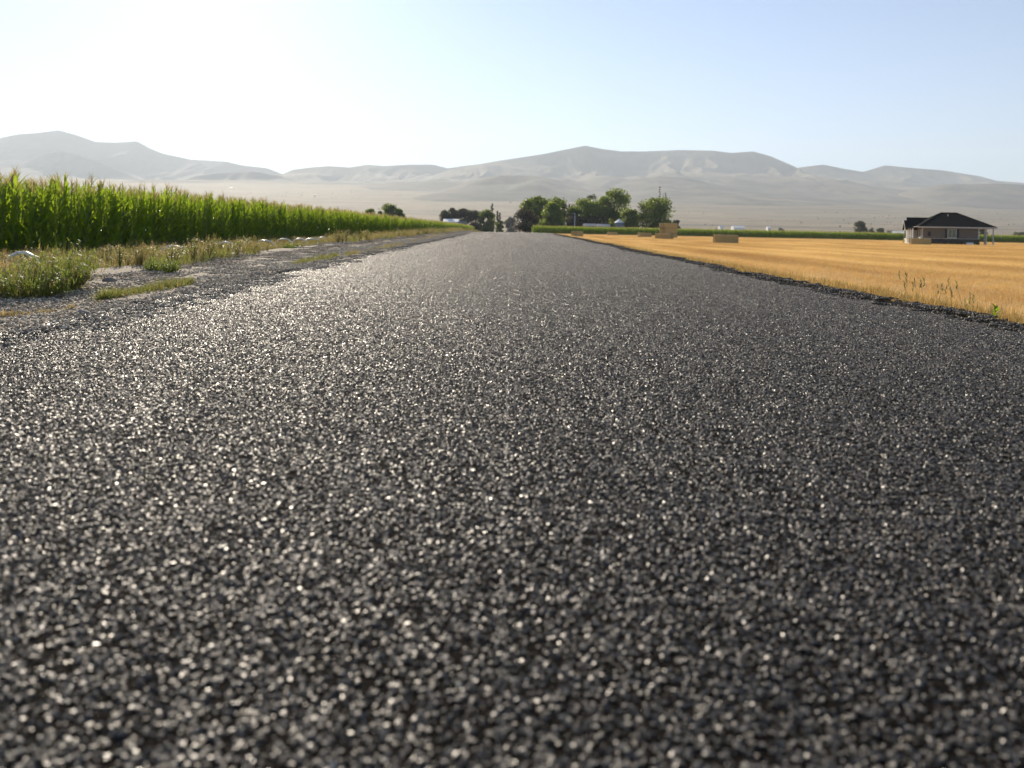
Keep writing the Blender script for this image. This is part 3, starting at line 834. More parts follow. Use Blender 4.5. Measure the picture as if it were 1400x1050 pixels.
G2 = 'grey trees left of the far road'
tree('shade_tree', 609, 287, 330, 18, 'greyish tree at the outer end of the row behind the white barn', 21, G2, n=3000, leafm='leaf_grey', crown_base=.05, zb=-1.2)
tree('shade_tree', 620, 284, 335, 16, 'taller greyish tree directly behind the white barn', 22, G2, n=3000, leafm='leaf_grey', crown_base=.05, zb=-1.2)
tree('shade_tree', 635, 285, 330, 22, 'rounded greyish tree just right of the white barn', 23, G2, n=3600, leafm='leaf_grey', crown_base=.04, zb=-1.2)
tree('shade_tree', 650, 287, 332, 22, 'rounded greyish tree in the middle of the row by the barn', 24, G2, n=3600, leafm='leaf_grey', crown_base=.04, zb=-1.2)
tree('shade_tree', 667, 287, 325, 24, 'darker broad tree at the road end of the greyish row', 25, G2, n=4400, leafm='leaf_dark', crown_base=.03, zb=-1.2)
tree('poplar_tree', 673, 277, 345, 6, 'tall narrow spire tree above the darker broad tree', 26, G2, n=900, leafm='leaf_grey', crown_base=.1, shape='spire', clumps=22, leaf=.24, zb=-1.2)
tree('poplar_tree', 680, 287, 345, 5, 'thin spire tree between the tallest spire and the road', 27, G2, n=700, leafm='leaf_grey', crown_base=.1, shape='spire', clumps=18, leaf=.24, zb=-1.2)
tree('poplar_tree', 683, 290, 350, 5, 'thin spire tree second from the far road', 28, G2, n=700, leafm='leaf_grey', crown_base=.1, shape='spire', clumps=18, leaf=.24, zb=-1.2)
tree('shrub_tree', 684, 302, 335, 9, 'low dark shrub beside the far road under the spires', 29, G2, n=1400, leafm='leaf_dark', crown_base=.02, zb=-1.2)
G3 = 'dark treetops over the corn'
tree('shade_tree', 508, 285, 300, 18, 'low dark treetop over the corn at the outer end of its clump', 31, G3, n=2400, leafm='leaf_dark', crown_base=.1, zb=-1.)
tree('shade_tree', 531, 279, 302, 26, 'tallest dark treetop of the clump over the corn', 32, G3, n=3600, leafm='leaf_dark', crown_base=.1, zb=-1.)
tree('shade_tree', 547, 285, 300, 16, 'dark treetop over the corn on the barn side of its clump', 33, G3, n=2200, leafm='leaf_dark', crown_base=.1, zb=-1.)
G4 = 'distant trees beyond the corn strip'
tree('shade_tree', 1176, 302, 420, 17, 'oval dark lone tree standing beyond the corn strip', 41, G4, n=3800, leafm='leaf_grey', crown_base=.02, clumps=40, leaf=.3)
tree('shrub_tree', 1191, 311, 420, 9, 'small spiky shrub next to the oval lone tree', 42, G4, n=700, leafm='leaf_grey', crown_base=.05)
tree('shrub_tree', 1204, 312, 420, 13, 'low rounded shrub between the spiky shrub and the house', 43, G4, n=1200, leafm='leaf_grey', crown_base=.02)
tree('shrub_tree', 1216, 315, 430, 7, 'tiny shrub beside the low white roof', 44, G4, n=600, leafm='leaf_grey', crown_base=.02)
tree('shrub_tree', 1068, 311, 700, 9, 'small dark dome shaped shrub far out on the plain', 45, G4, n=900, leafm='leaf_grey', crown_base=.02, leaf=.4)
tree('shrub_tree', 1343, 312, 300, 12, 'small tree showing behind the porch posts', 46, G4, n=900, leafm='leaf_grey', crown_base=.05)
tree('shrub_tree', 1396, 317, 420, 26, 'dark shrub over the corn on the far side of the house', 47, G4, n=1800, leafm='leaf_grey', crown_base=.02)

# uncountable scrub far out on the valley floor
fk = []
for s in range(3):
    tr_, cr_ = tree_meshes(5, 6, 900 + s, leaf=.7, n=260, crown_base=.02, clumps=9, leafm='leaf_grey'); fk.append(cr_)
n = 2600
gy = 1300 + 2600 * rng.random(n); gx = rng.uniform(-1.0, 1.0, n) * gy
k_ = fbm2(gx / 420 + 20, gy / 130 + 20, 301, 3) > .56; gx, gy = gx[k_], gy[k_]
k_ = np.abs(gx) > 14; gx, gy = gx[k_], gy[k_]
rt = np.stack([np.zeros(len(gx)), np.zeros(len(gx)), rng.random(len(gx)) * 6.283], -1)
tag(scatter('valley_scrub', fk, np.stack([gx, gy, ground_z(gx, gy)], -1), rt, rng.uniform(.25, .8, len(gx))),
    'faint scattered scrub and trees far across the valley', 'scrub', kind='stuff')

# ------------------------------------------------------------------ far buildings
M['white_paint'] = plain_mat('white_paint', (0.74, 0.73, 0.70), 0.5, 0.4, 3, 0.08)
M['grey_wall'] = plain_mat('grey_wall', (0.22, 0.22, 0.22), 0.7, 0.3, 3, 0.15)
M['tin_roof'] = plain_mat('tin_roof', (0.30, 0.27, 0.24), 0.4, 0.5, 3, 0.12)
M['dark_glass'] = plain_mat('dark_glass', (0.02, 0.024, 0.026), 0.08, 0.6, 2, 0.1)
def far_shed(name, px, py_top, Y, wpx, label, depth=9, cat='building', wallm='white_paint', roofm='white_paint', wall_h=None, group=None):
    top = P(px, py_top, Y); w = wpx * Y / FPX
    z = float(ground_z(np.array([top.x]), np.array([Y]))[0]) - .1
    H = top.z - z; e = H * .78 if wall_h is None else wall_h
    o = empty(name, (top.x, Y, z)); tag(o, label, cat, group)
    MB().box(-w / 2, w / 2, 0, depth, 0, e).build('wall', M[wallm], o)
    r = MB(); d0, d1, x = -.4, depth + .4, w / 2 + .4
    r.add([(-x, d0, e), (x, d0, e), (x, d1, e), (-x, d1, e), (-x, depth / 2, H), (x, depth / 2, H)], [(0, 1, 5, 4), (2, 3, 4, 5), (0, 4, 3), (1, 2, 5), (3, 2, 1, 0)])
    r.build('roof', M[roofm], o)
    MB().box(-w * .12, w * .12, -.06, .02, 0, e * .7).build('door', M['grey_wall'], o)
    for s in (-.32, .32):
        MB().box(w * s - w * .06, w * s + w * .06, -.05, .02, e * .4, e * .75).build('window', M['dark_glass'], o)
    return o
far_shed('barn', 616, 299, 318, 19, 'white roofed barn half hidden behind the corn and the greyish trees', 10)
far_shed('shed', 631, 302, 322, 10, 'grey roofed shed beside the white barn', 8, roofm='tin_roof', wallm='grey_wall')
far_shed('farm_building', 987, 308.6, 900, 4.5, 'small white building far beyond the corn strip', 8, group='far farm buildings')
far_shed('farm_building', 1011, 308.8, 880, 15, 'long low white building far beyond the corn strip', 12, group='far farm buildings')
far_shed('farm_building', 1232, 316.5, 430, 20, 'low white roof showing over the corn beside the house', 9, group='far farm buildings')
far_shed('farm_building', 1052, 309.6, 1300, 4, 'tiny pale building near the dome shaped shrub', 10, group='far farm buildings')
for px, py, w, lb in ((316, 258, 3.2, 'pale speck of a house on the slope below the high mountain'), (480, 263, 3.2, 'pale speck of a house on the slope below the folded hills'), (430, 268, 2.8, 'tiny far house among the scrub below the folded hills')):
    Y = 900.
    while Y < 5500 and P(px, py, Y).z > float(ground_z(np.array([P(px, py, Y).x]), np.array([Y]))[0]): Y += 20
    far_shed('far_house', px, py - 6000 / Y, Y, w, lb, 12, cat='house', group='far houses')
# low sheds of the farmyard, under the trees
far_shed('shed', 807, 305.5, 247, 14, 'low grey roof in front of the brown hedge', 5, roofm='tin_roof', wallm='grey_wall')
far_shed('shed', 826, 306, 246, 15, 'low pale roof beside the white roofed bin', 5, roofm='tin_roof', wallm='grey_wall')
# grain bin with a white cone roof
b = P(847, 299.5, 248); zb = -.3
o = empty('grain_bin', (b.x, 248, zb)); tag(o, 'round grey bin with white cone roof among the farm trees', 'grain bin')
H = b.z - zb; r = 1.65
mb = MB(); mb.tube([(0, 0, 0), (0, 0, H * .79)], r, 20); mb.build('wall', M['grey_wall'], o)
mb = MB(); mb.tube([(0, 0, H * .77), (0, 0, H)], [r * 1.12, .12], 20); mb.build('roof', M['white_paint'], o)
mb = MB(); mb.tube([(0, 0, H * .99), (0, 0, H * 1.03)], .2, 8); mb.build('vent', M['white_paint'], o)
# lamp post
b = P(786, 292, 244); o = empty('lamp_post', (b.x, 244, -.25)); tag(o, 'thin white lamp post standing in front of the farm trees', 'lamp post')
H = b.z + .25
mb = MB(); mb.tube([(0, 0, 0), (0, 0, H)], [.13, .09], 8); mb.build('pole', M['white_paint'], o)
mb = MB(); mb.tube([(0, 0, H), (-.5, 0, H + .15), (-1.0, 0, H + .1)], .05, 6); mb.build('arm', M['white_paint'], o)
mb = MB(); mb.box(-1.4, -.9, -.15, .15, H, H + .12); mb.build('lamp_head', M['grey_wall'], o)

# ------------------------------------------------------------------ straw bales
t = NT('bale_straw')
n1 = t.noise(t.pos((1, 1, 4)), 5, 6, .7); n2 = t.noise(t.pos((6, 6, 1)), 9, 4, .7)
col = t.mix(n1, (0.34, 0.235, 0.095), (0.66, 0.49, 0.22)); col = t.mix(t.math('MULTIPLY', n2, .45), col, (0.34, 0.25, 0.11))
M['bale'] = t.done(t.bsdf(col, 0.85, 0.15, t.bump(t.math('ADD', n1, n2), .9, .05)))
M['twine'] = plain_mat('twine', (0.12, 0.09, 0.05), 0.8)
def bale_mesh(L, W, H, seed):
    """packed straw block: rounded corners, uneven faces, flake seams"""
    rs = np.random.default_rng(seed)
    bm = bmesh.new(); bmesh.ops.create_cube(bm, size=1)
    bmesh.ops.subdivide_edges(bm, edges=bm.edges[:], cuts=11, use_grid_fill=True)
    for v_ in bm.verts:
        x, y, z = v_.co
        k = 1 - .035 * (abs(2 * x) ** 8 * abs(2 * z) ** 8 + abs(2 * y) ** 8 * abs(2 * z) ** 8 + abs(2 * x) ** 8 * abs(2 * y) ** 8)
        n_ = 1 + .02 * math.sin(x * 40) * (abs(y) > .49 or abs(z) > .49)
        v_.co = (x * L * k + rs.normal(0, .008), y * W * k * n_ + rs.normal(0, .01), (z * k * n_ + .5) * H + (rs.normal(0, .01) if z > -.49 else 0))
    bmesh.ops.triangulate(bm, faces=bm.faces)
    me = bpy.data.meshes.new('straw_block'); bm.to_mesh(me); bm.free(); me.materials.append(M['bale'])
    mb = MB()
    for q in (-.34, -.2, -.07, .07, .2, .34):
        y = q * W
        mb.tube([(-L * .502, y, .04), (-L * .502, y, H * .97), (-L * .49, y, H * 1.012), (L * .49, y, H * 1.012), (L * .502, y, H * .97), (L * .502, y, .04)], .012, 4, 0, False)
    return me, mesh('twine', mb.V, mb.F, M['twine'])
BALES = [bale_mesh(2.5, 1.2, .95, s) for s in range(3)]
def bale(px, py, label, Y=None, rz=0.0, z=None, group='straw bales on the stubble', s=1.0, k=0, seat=None):
    zg = -.2
    if seat is not None: loc = seat
    else:
        p = on_plane(px, py, zg) if Y is None else P(px, py, Y)
        loc = (p.x, p.y, float(ground_z(np.array([p.x]), np.array([p.y]))[0]) - .01)
    o = empty('straw_bale', loc, rz); o.scale = (s, s, s)
    tag(o, label, 'straw bale', group)
    a, b = BALES[k % 3]
    mobj('straw_block', a, o); mobj('twine', b, o)
    return o
bale(992, 332, 'large straw bale lying alone in the field, well away from the stack', Y=78, rz=R(-12), k=0)
bale(1258, 335, 'straw bale lying in front of the house', Y=101, rz=R(-22), k=1)
bale(789, 324, 'straw bale standing alone at the end of the corn strip closest to the road', Y=124, rz=R(62), k=2)
bale(837, 322, 'smallest and farthest straw bale, in front of the farm trees', Y=190, rz=R(20), k=0)
bale(881, 324, 'straw bale lying beside the stack, on its road side', Y=140, rz=R(10), k=1)
bale(908, 327, 'straw bale lying against the front of the stack', Y=109, rz=R(-38), k=2)
# the stack: four bales, two on two
SY, S0 = 140., P(913.5, 326, 140)
gz0 = float(ground_z(np.array([S0.x]), np.array([SY]))[0]) - .01
rzs = R(20)
for (dx, dy, dz, lb, k) in ((0, -.62, 0, 'straw bale in the bottom layer of the stack, on its shaded side', 0), (0.05, .62, 0, 'straw bale in the bottom layer of the stack, on its far side', 1),
                            (.04, -.60, .96, 'straw bale in the middle layer of the stack, on its shaded side', 1), (-.03, .64, .96, 'straw bale in the middle layer of the stack, on its far side', 2),
                            (.02, -.61, 1.92, 'straw bale in the top layer of the stack, on its shaded side', 2), (-.06, .63, 1.92, 'straw bale in the top layer of the stack, on its far side', 0)):
    c2, s2 = math.cos(rzs), math.sin(rzs)
    bale(0, 0, lb, seat=(S0.x + dx * c2 - dy * s2, SY + dx * s2 + dy * c2, gz0 + dz), rz=rzs + random.uniform(-.03, .03), k=k, group='straw bales of the stack')

# ------------------------------------------------------------------ house
t = NT('shingle_roof')
w1 = t.n('TexBrick'); w1.inputs['Scale'].default_value = 3.0; t.l(t.pos((1, 1, 1)), w1.inputs['Vector'])
n1 = t.noise(t.pos(), 3, 5)
col = t.mix(n1, (0.006, 0.006, 0.006), (0.016, 0.0155, 0.0155))
M['shingle'] = t.done(t.bsdf(col, 0.95, 0.03, t.bump(n1, .5, .03)))
t = NT('lap_siding')
g = t.n('TexCoord'); sx = t.n('SeparateXYZ'); t.l(g.outputs['Object'], sx.inputs[0])
lap = t.math('FRACT', t.math('MULTIPLY', sx.outputs[2], 6.0)); n1 = t.noise(t.pos(), 2, 4)
col = t.mix(n1, (0.135, 0.112, 0.088), (0.165, 0.138, 0.108))
M['siding'] = t.done(t.bsdf(col, .7, .3, t.bump(lap, .6, .02)))
t = NT('stone_wainscot')
v = t.n('TexVoronoi'); v.inputs['Scale'].default_value = 3.5; t.l(t.pos((1, 1, 1.6)), v.inputs['Vector'])
col = t.mix(v.outputs['Color'], (0.05, 0.042, 0.035), (0.10, 0.085, 0.07))
M['stone'] = t.done(t.bsdf(col, .85, .2, t.bump(v.outputs['Distance'], .8, .05)))
M['trim'] = plain_mat('trim', (0.46, 0.43, 0.38), .5, .4, 4, .06)
M['shutter'] = plain_mat('shutter', (0.022, 0.02, 0.022), .5, .4, 4, .1)
t = NT('window_glass')
M['glass'] = t.done(t.bsdf(t.mix(t.noise(t.pos(), 1.5, 2), (0.03, 0.045, 0.018), (0.05, 0.07, 0.03)), .06, .7))

HP = P(1260, 334, 119.5)
HZ = float(ground_z(np.array([HP.x]), np.array([HP.y]))[0])
HPHI = R(20)
house = empty('farm_house', (HP.x, HP.y, HZ), -HPHI)
tag(house, 'single storey grey house with black hipped roof at the edge of the stubble', 'house')
EV = 2.72                        # eave height
# plinth, walls
w = MB(); w.box(0, 8.0, 0, 10.5, .95, EV); w.build('wall', M['siding'], house)
w = MB(); w.box(-.06, 8.06, -.06, 10.56, -.15, .95); w.build('stone_base', M['stone'], house)
w = MB(); w.box(-.09, 8.09, -.09, 10.59, .95, 1.01); w.build('base_ledge', M['trim'], house)
# hipped roof over the house and the porch on its right side
a0, a1, b0, b1, rz_ = -.55, 10.3, -.55, 11.05, 5.25
ra0, ra1, rb = 3.6, 5.9, 5.25
r = MB()
r.add([(a0, b0, EV + .12), (a1, b0, EV + .12), (a1, b1, EV + .12), (a0, b1, EV + .12), (ra0, rb, rz_), (ra1, rb, rz_)],
      [(0, 1, 5, 4), (1, 2, 5), (2, 3, 4, 5), (3, 0, 4)])
roof = r.build('roof', M['shingle'], house)
def cap_strip(p, q, nm='ridge_cap'):
    m = MB(); m.tube([p, q], .09, 5); m.build(nm, M['shingle'], roof)
for p, q in (((ra0, rb, rz_), (ra1, rb, rz_)), ((a0, b0, EV + .12), (ra0, rb, rz_)), ((a1, b0, EV + .12), (ra1, rb, rz_)), ((a1, b1, EV + .12), (ra1, rb, rz_)), ((a0, b1, EV + .12), (ra0, rb, rz_))):
    cap_strip(p, q)
m = MB(); m.tube([(4.4, 4.0, 4.6), (4.4, 4.0, 5.0)], .06, 6); m.build('vent_pipe', M['trim'], roof)
m = MB(); m.box(a0, a1, b0, b1, EV - .02, EV + .0); m.build('soffit', M['trim'], house)
for nm, bx_ in (('fascia', (a0 - .03, a1 + .03, b0 - .05, b0 - .003, EV - .06, EV + .15)), ('fascia', (a0 - .05, a0 - .003, b0, b1, EV - .06, EV + .15)), ('fascia', (a1 + .003, a1 + .05, b0, b1, EV - .06, EV + .15))):
    m = MB(); m.box(*bx_); m.build(nm, M['trim'], house)
# corner boards, near window with shutters, meter box
for x in (-.02, 7.86):
    m = MB(); m.box(x, x + .17, -.035, -.002, 1.012, EV - .03); m.build('corner_board', M['trim'], house)
wd = MB(); wd.box(3.62, 4.88, -.075, .02, 1.08, 2.52); frame = wd.build('window', M['trim'], house)
m = MB(); m.box(3.72, 4.78, -.095, -.078, 1.2, 2.42); m.build('pane', M['glass'], frame)
m = MB(); m.box(4.22, 4.27, -.115, -.097, 1.2, 2.42); m.build('mullion', M['trim'], frame)
m = MB(); m.box(3.5, 5.0, -.14, -.002, 1.013, 1.079); m.build('sill', M['trim'], frame)
for x in (3.27, 4.9):
    m = MB(); m.box(x, x + .33, -.06, -.002, 1.09, 2.5)
    sh = m.build('shutter', M['shutter'], house)
    for z in np.arange(1.16, 2.44, .16):
        m = MB(); m.box(x + .05, x + .28, -.075, -.061, z, z + .09); m.build('slat', M['shutter'], sh)
m = MB(); m.box(.85, 1.25, -.16, -.002, 1.35, 2.05); m.build('meter_box', M['shutter'], house)
# porch on the right side
m = MB(); m.box(8.1, 10.2, -.2, 10.4, -.1, .12); m.build('porch_slab', M['trim'], house)
for a, b in ((8.95, -.1), (9.9, -.1), (9.9, 5.1), (9.9, 10.2)):
    m = MB(); m.box(a - .08, a + .08, b - .08, b + .08, .12, EV - .02); m.build('porch_post', M['trim'], house)
# gabled entrance side, turned to the road
def gable(bA, bB, aF, zr, depth_to, windows, nm):
    c = (bA + bB) / 2; e = EV - .05
    g_ = MB()
    g_.add([(aF, bA, .0), (aF, bB, .0), (aF, bB, e), (aF, c, zr - .1), (aF, bA, e), (.0, bA, .0), (.0, bB, .0), (0, bB, e), (0, bA, e)],
           [(0, 4, 3, 2, 1), (0, 5, 8, 4), (1, 2, 7, 6)])
    part = g_.build(nm, M['trim'], house)
    o_ = .28
    r_ = MB()
    lo = e - (zr - e) * o_ / (c - bA)
    A = [(aF - .3, bA - o_, lo), (aF - .3, c, zr), (aF - .3, bB + o_, lo), (depth_to, bA - o_, lo), (depth_to, c, zr), (depth_to, bB + o_, lo)]
    B = [(x, y, z - .12) for x, y, z in A]
    r_.add(A + B, [(0, 3, 4, 1), (1, 4, 5, 2), (6, 7, 10, 9), (7, 8, 11, 10), (0, 1, 7, 6), (1, 2, 8, 7), (0, 6, 9, 3), (2, 5, 11, 8)])
    rr = r_.build('gable_roof', M['shingle'], house)
    for s in (0, 1):
        q = MB(); y0, z0 = (bA - o_, lo) if s == 0 else (bB + o_, lo)
        x0, x1 = aF - .36, aF - .303
        q.add([(x0, y0, z0 - .2), (x0, c, zr - .2), (x0, c, zr + .03), (x0, y0, z0 + .03), (x1, y0, z0 - .2), (x1, c, zr - .2), (x1, c, zr + .03), (x1, y0, z0 + .03)],
              [(0, 1, 2, 3), (7, 6, 5, 4), (0, 3, 7, 4), (1, 5, 6, 2), (3, 2, 6, 7), (0, 4, 5, 1)])
        q.build('bargeboard', M['trim'], rr)
    for (y0, y1, z0, z1) in windows:
        q = MB(); q.box(aF - .06, aF + .02, y0 - .1, y1 + .1, z0 - .1, z1 + .1); f_ = q.build('window', M['white_paint'], part)
        q = MB(); q.box(aF - .085, aF - .062, y0, y1, z0, z1); q.build('pane', M['dark_glass'], f_)
    return part
gable(4.3, 7.3, -1.5, 3.95, 2.4, [(5.0, 6.6, .9, 2.3)], 'entrance_gable')
gable(7.9, 11.0, -.6, 4.55, 4.2, [(8.6, 10.3, .9, 2.3)], 'rear_gable')
# veranda between the corner and the entrance gable
m = MB(); m.box(-1.5, -.07, -.3, 4.25, -.1, .2); m.build('veranda_floor', M['trim'], house)
for b in (-.1, 2.0, 3.9):
    m = MB(); m.box(-1.4, -1.24, b - .09, b + .09, .2, EV - .12); m.build('veranda_post', M['white_paint'], house)
m = MB(); m.add([(-1.65, -.4, EV - .12), (-1.65, 4.28, EV - .12), (-.02, 4.28, EV + .22), (-.02, -.4, EV + .22), (-1.65, -.4, EV - .22), (-1.65, 4.28, EV - .22), (-.02, 4.28, EV + .1), (-.02, -.4, EV + .1)],
               [(0, 3, 2, 1), (4, 5, 6, 7), (0, 1, 5, 4), (0, 4, 7, 3)])
m.build('veranda_roof', M['shingle'], house)
m = MB(); m.box(-1.37, -1.25, 0, 1.9, .95, 1.02); m.box(-1.37, -1.25, 0, 1.9, .35, .4)
for y in np.arange(.1, 1.9, .18): m.box(-1.33, -1.29, y, y + .04, .4, .95)
m.build('railing', M['shutter'], house)
for y0, y1 in ((.6, 1.6), (2.4, 3.4)):
    m = MB(); m.box(-.09, -.002, y0, y1, 1.05, 2.4); f_ = m.build('window', M['white_paint'], house)
    m = MB(); m.box(-.11, -.092, y0 + .08, y1 - .08, 1.15, 2.3); m.build('pane', M['dark_glass'], f_)
def house_pt(a, b, z=0.0):
    return Vector((HP.x + a * math.cos(HPHI) + b * math.sin(HPHI), HP.y - a * math.sin(HPHI) + b * math.cos(HPHI), HZ + z))
# white box by the wall, low shrubs, flowers
o = empty('air_conditioner', house_pt(6.6, -.75), -HPHI); tag(o, 'small white air conditioner box at the foot of the house wall', 'air conditioner')
m = MB(); m.box(-.45, .45, -.3, .3, .08, .42); m.build('casing', M['white_paint'], o)
m = MB(); m.tube([(0, 0, .42), (0, 0, .45)], .24, 14); m.build('fan_grille', M['grey_wall'], o)
m = MB(); m.box(-.5, .5, -.35, .35, -.05, .08); m.build('pad', M['stone'], o)
lw = leafy_weed('foundation_shrub', .5, .9, 260, [M['leaf_dark']], [1], .09)
for i, a in enumerate((.9, 1.7, 2.6, 3.6, 4.4, 5.2, 5.8, 7.3, 7.8)):
    o = mobj('foundation_shrub', lw, None, house_pt(a, -.55 - .1 * (i % 2)), random.random() * 6); s = random.uniform(.55, 1.05); o.scale = (s, s, s)
    tag(o, 'low dark shrub at the foot of the shaded house wall', 'shrub', 'shrubs along the house wall')
ym = plain_mat('yellow_petal', (.75, .5, .06), .6)
o = mobj('flower_bush', leafy_weed('flower_bush', .9, .9, 260, [M['leaf_mid'], ym], [1, 2], .09), None, house_pt(-2.2, 2.6))
tag(o, 'yellow flowering bush by the veranda of the house', 'bush')

# ------------------------------------------------------------------ siphon tubes, rock, roadside plants
def siphon(px, py, span, hgt, yaw, label):
    p = on_plane(px, py, -.02)
    z = float(ground_z(np.array([p.x]), np.array([p.y]))[0])
    H = p.z - z
    H = min(max(hgt, H) + .12, .6)
    m = MB()
    pts = [(-span * .62, 0, -.06), (-span * .5, 0, H * .45), (-span * .33, 0, H * .82), (-span * .12, 0, H * .98), (span * .1, 0, H), (span * .3, 0, H * .86), (span * .48, 0, H * .55), (span * .62, 0, H * .12), (span * .68, 0, -.06)]
    m.tube(pts, .034, 10, 0, True)
    o = m.build('siphon_tube', M['white_pipe'], None, (p.x, p.y, z), yaw, True)
    tag(o, label, 'siphon tube', 'white siphon tubes in the weeds')
siphon(30, 359, .75, .3, R(-8), 'arched white siphon tube lying behind the big green weed bush')
siphon(236, 346, .95, .3, R(-14), 'wide arched white siphon tube over reddish dry weeds')
siphon(308, 338, .7, .28, R(10), 'white siphon tube standing single between the reddish weeds and the tight row of tubes')
siphon(362, 334, .9, .28, R(-6), 'white siphon tube at the start of the tight row, toward the bush')
siphon(388, 331.5, .8, .28, R(8), 'second white siphon tube of the tight row')
siphon(410, 331, .8, .28, R(-4), 'third white siphon tube of the tight row')
siphon(427, 330, 1.1, .28, R(6), 'longest white siphon tube, fourth in the tight row')
siphon(441, 328, .8, .28, R(-10), 'white siphon tube closing the tight row toward the far road')

def rock(px, py, s, label, squash=.7):
    p = on_plane(px, py, .05); z = float(ground_z(np.array([p.x]), np.array([p.y]))[0])
    bm = bmesh.new(); bmesh.ops.create_icosphere(bm, subdivisions=3, radius=1)
    sd = random.randrange(1000)
    for v_ in bm.verts:
        d = v_.co
        n_ = float(fbm2(np.array([d.x * 1.6 + 9]), np.array([d.y * 1.6 + d.z * 1.1 + 9]), sd, 4)[0])
        v_.co = d * (.75 + .55 * n_); v_.co.z *= squash; v_.co *= s
    me = bpy.data.meshes.new('rock'); bm.to_mesh(me); bm.free(); me.materials.append(M['rock'])
    o = mobj('rock', me, None, (p.x, p.y, z + s * .12), random.random() * 6)
    tag(o, label, 'rock')
rock(80, 392, .17, 'brown rock lying at the foot of the big green weed bush')
rock(112, 428, .055, 'small pale stone on the gravel by the short grass', .6)
rock(150, 386, .08, 'small brown clod on the earth bank past the weed bush', .6)

def thing_plant(name, me, px, py, label, cat, s=1.0, z0=0.0, group=None, rz=None, off_edge=None):
    p = on_plane(px, py, z0); z = float(ground_z(np.array([p.x]), np.array([p.y]))[0])
    p = on_plane(px, py, z)
    z = float(ground_z(np.array([p.x]), np.array([p.y]))[0])
    if off_edge is not None:
        k = (float(edge_r(p.y)) + off_edge) / p.x; p = Vector((p.x * k, p.y * k, 0)); z = float(ground_z(np.array([p.x]), np.array([p.y]))[0])
    o = mobj(name, me, None, (p.x, p.y, z), random.random() * 6 if rz is None else rz); o.scale = (s, s, s)
    return tag(o, label, cat, group)
def bush_mesh(h, w, n, mats, wm):
    mb = MB()
    for k in range(n):
        a = random.random() * 6.283; r = w * random.random() ** .5
        ln = abs(random.gauss(0, .3)) + r / w * .35
        b = (math.cos(a) * r * .6, math.sin(a) * r * .6, -.02)
        L = h * random.uniform(.45, 1.05) * (1 - .35 * r / w)
        m = random.choices(range(len(mats)), wm)[0]
        blade(mb, b, a + random.gauss(0, .5), L, .007, ln, random.uniform(.1, .7), m)
        for q in range(4):
            f = random.uniform(.3, 1) * L
            pt = Vector(b) + Vector((math.cos(a) * math.sin(ln + .1), math.sin(a) * math.sin(ln + .1), math.cos(ln + .1))) * f
            blade(mb, pt, random.random() * 6.283, .07, .012, random.uniform(.2, 1.2), .5, m, 2)
    return mesh('bush', mb.V, mb.F, mats, mb.M)
GG, GO, GD = M['grass_green'], M['grass_olive'], M['grass_dry']
thing_plant('weed_bush', bush_mesh(.66, .30, 520, [GG, GO], [3, 1]), 82, 393, 'big bushy green weed standing on the edge of the gravel next to the brown rock', 'weed')
thing_plant('weed_bush', bush_mesh(.45, .42, 420, [GG, GO], [2, 1]), 40, 397, 'wide green weed growing beside the big bushy weed', 'weed')
thing_plant('weed_bush', bush_mesh(.6, .45, 300, [GO, GD], [1, 2]), 6, 384, 'pale dry weed bush beyond the wide green weed', 'weed')
thing_plant('weed_bush', bush_mesh(.32, .25, 240, [GG], [1]), 222, 371, 'dark green weed under the arched tube over reddish weeds', 'weed')
thing_plant('weed_bush', bush_mesh(.3, .25, 220, [GG], [1]), 398, 345, 'dark green weed beneath the tight row of siphon tubes', 'weed')
thing_plant('weed_bush', bush_mesh(.45, .4, 260, [GO, GD], [1, 2]), 340, 345, 'dry pale weed with seed heads beside the tubes', 'weed')
thing_plant('weed_bush', bush_mesh(.55, .55, 300, [GD], [1]), 470, 328, 'straw coloured tall grass clump past the row of tubes', 'grass clump')
thing_plant('weed_bush', bush_mesh(.45, .5, 260, [GG, GO], [1, 2]), 545, 322, 'olive weed clump far along the corn edge', 'weed')
# the grass growing in a broken line down the middle of the shoulder
def strip_patch(x0, y0, x1, y1, wid, h, n, mats, wm, label):
    A, B = on_plane(x0, y0, .0), on_plane(x1, y1, .0)
    mid = (A + B) / 2
    zc = float(ground_z(np.array([mid.x]), np.array([mid.y]))[0])
    mb = MB(); d = B - A; nrm = Vector((-d.y, d.x, 0)).normalized()
    for k in range(n):
        f = random.random(); o_ = random.gauss(0, wid * .4) * (1 - .6 * abs(2 * f - 1))
        q = A + d * f + nrm * o_
        z = float(ground_z(np.array([q.x]), np.array([q.y]))[0]) - zc
        hh = h * (.5 + .9 * float(vnoise(np.array([f * 9 + x0]), 5)[0]))
        m = random.choices(range(len(mats)), wm)[0]
        blade(mb, (q.x - mid.x, q.y - mid.y, z - .01), random.random() * 6.283, hh * random.uniform(.5, 1.1), .008, abs(random.gauss(0, .5)), random.uniform(.2, 1.2), m)
    me = mesh('grass_patch', mb.V, mb.F, mats, mb.M)
    tag(mobj('grass_patch', me, None, (mid.x, mid.y, zc)), label, 'grass patch', 'grass patches on the gravel shoulder')
strip_patch(0, 441, 100, 430, .16, .07, 700, [GO, GD], [2, 2], 'thin yellowing grass patch lying low on the gravel, opposite the brown rock')
strip_patch(136, 417, 262, 394, .22, .13, 1900, [GG, GO], [2, 2], 'thickest green grass patch on the gravel shoulder')
strip_patch(400, 368, 462, 357, .25, .13, 1500, [GG, GO], [2, 2], 'rounded green grass patch hugging the road edge past the thickest patch')
strip_patch(470, 357, 552, 340, .3, .13, 1500, [GG, GO, GD], [1, 3, 1], 'long olive grass patch between the rounded patch and the far road')
strip_patch(560, 337, 625, 323, .4, .14, 1500, [GO, GD], [2, 1], 'farthest olive grass strip along the road edge')
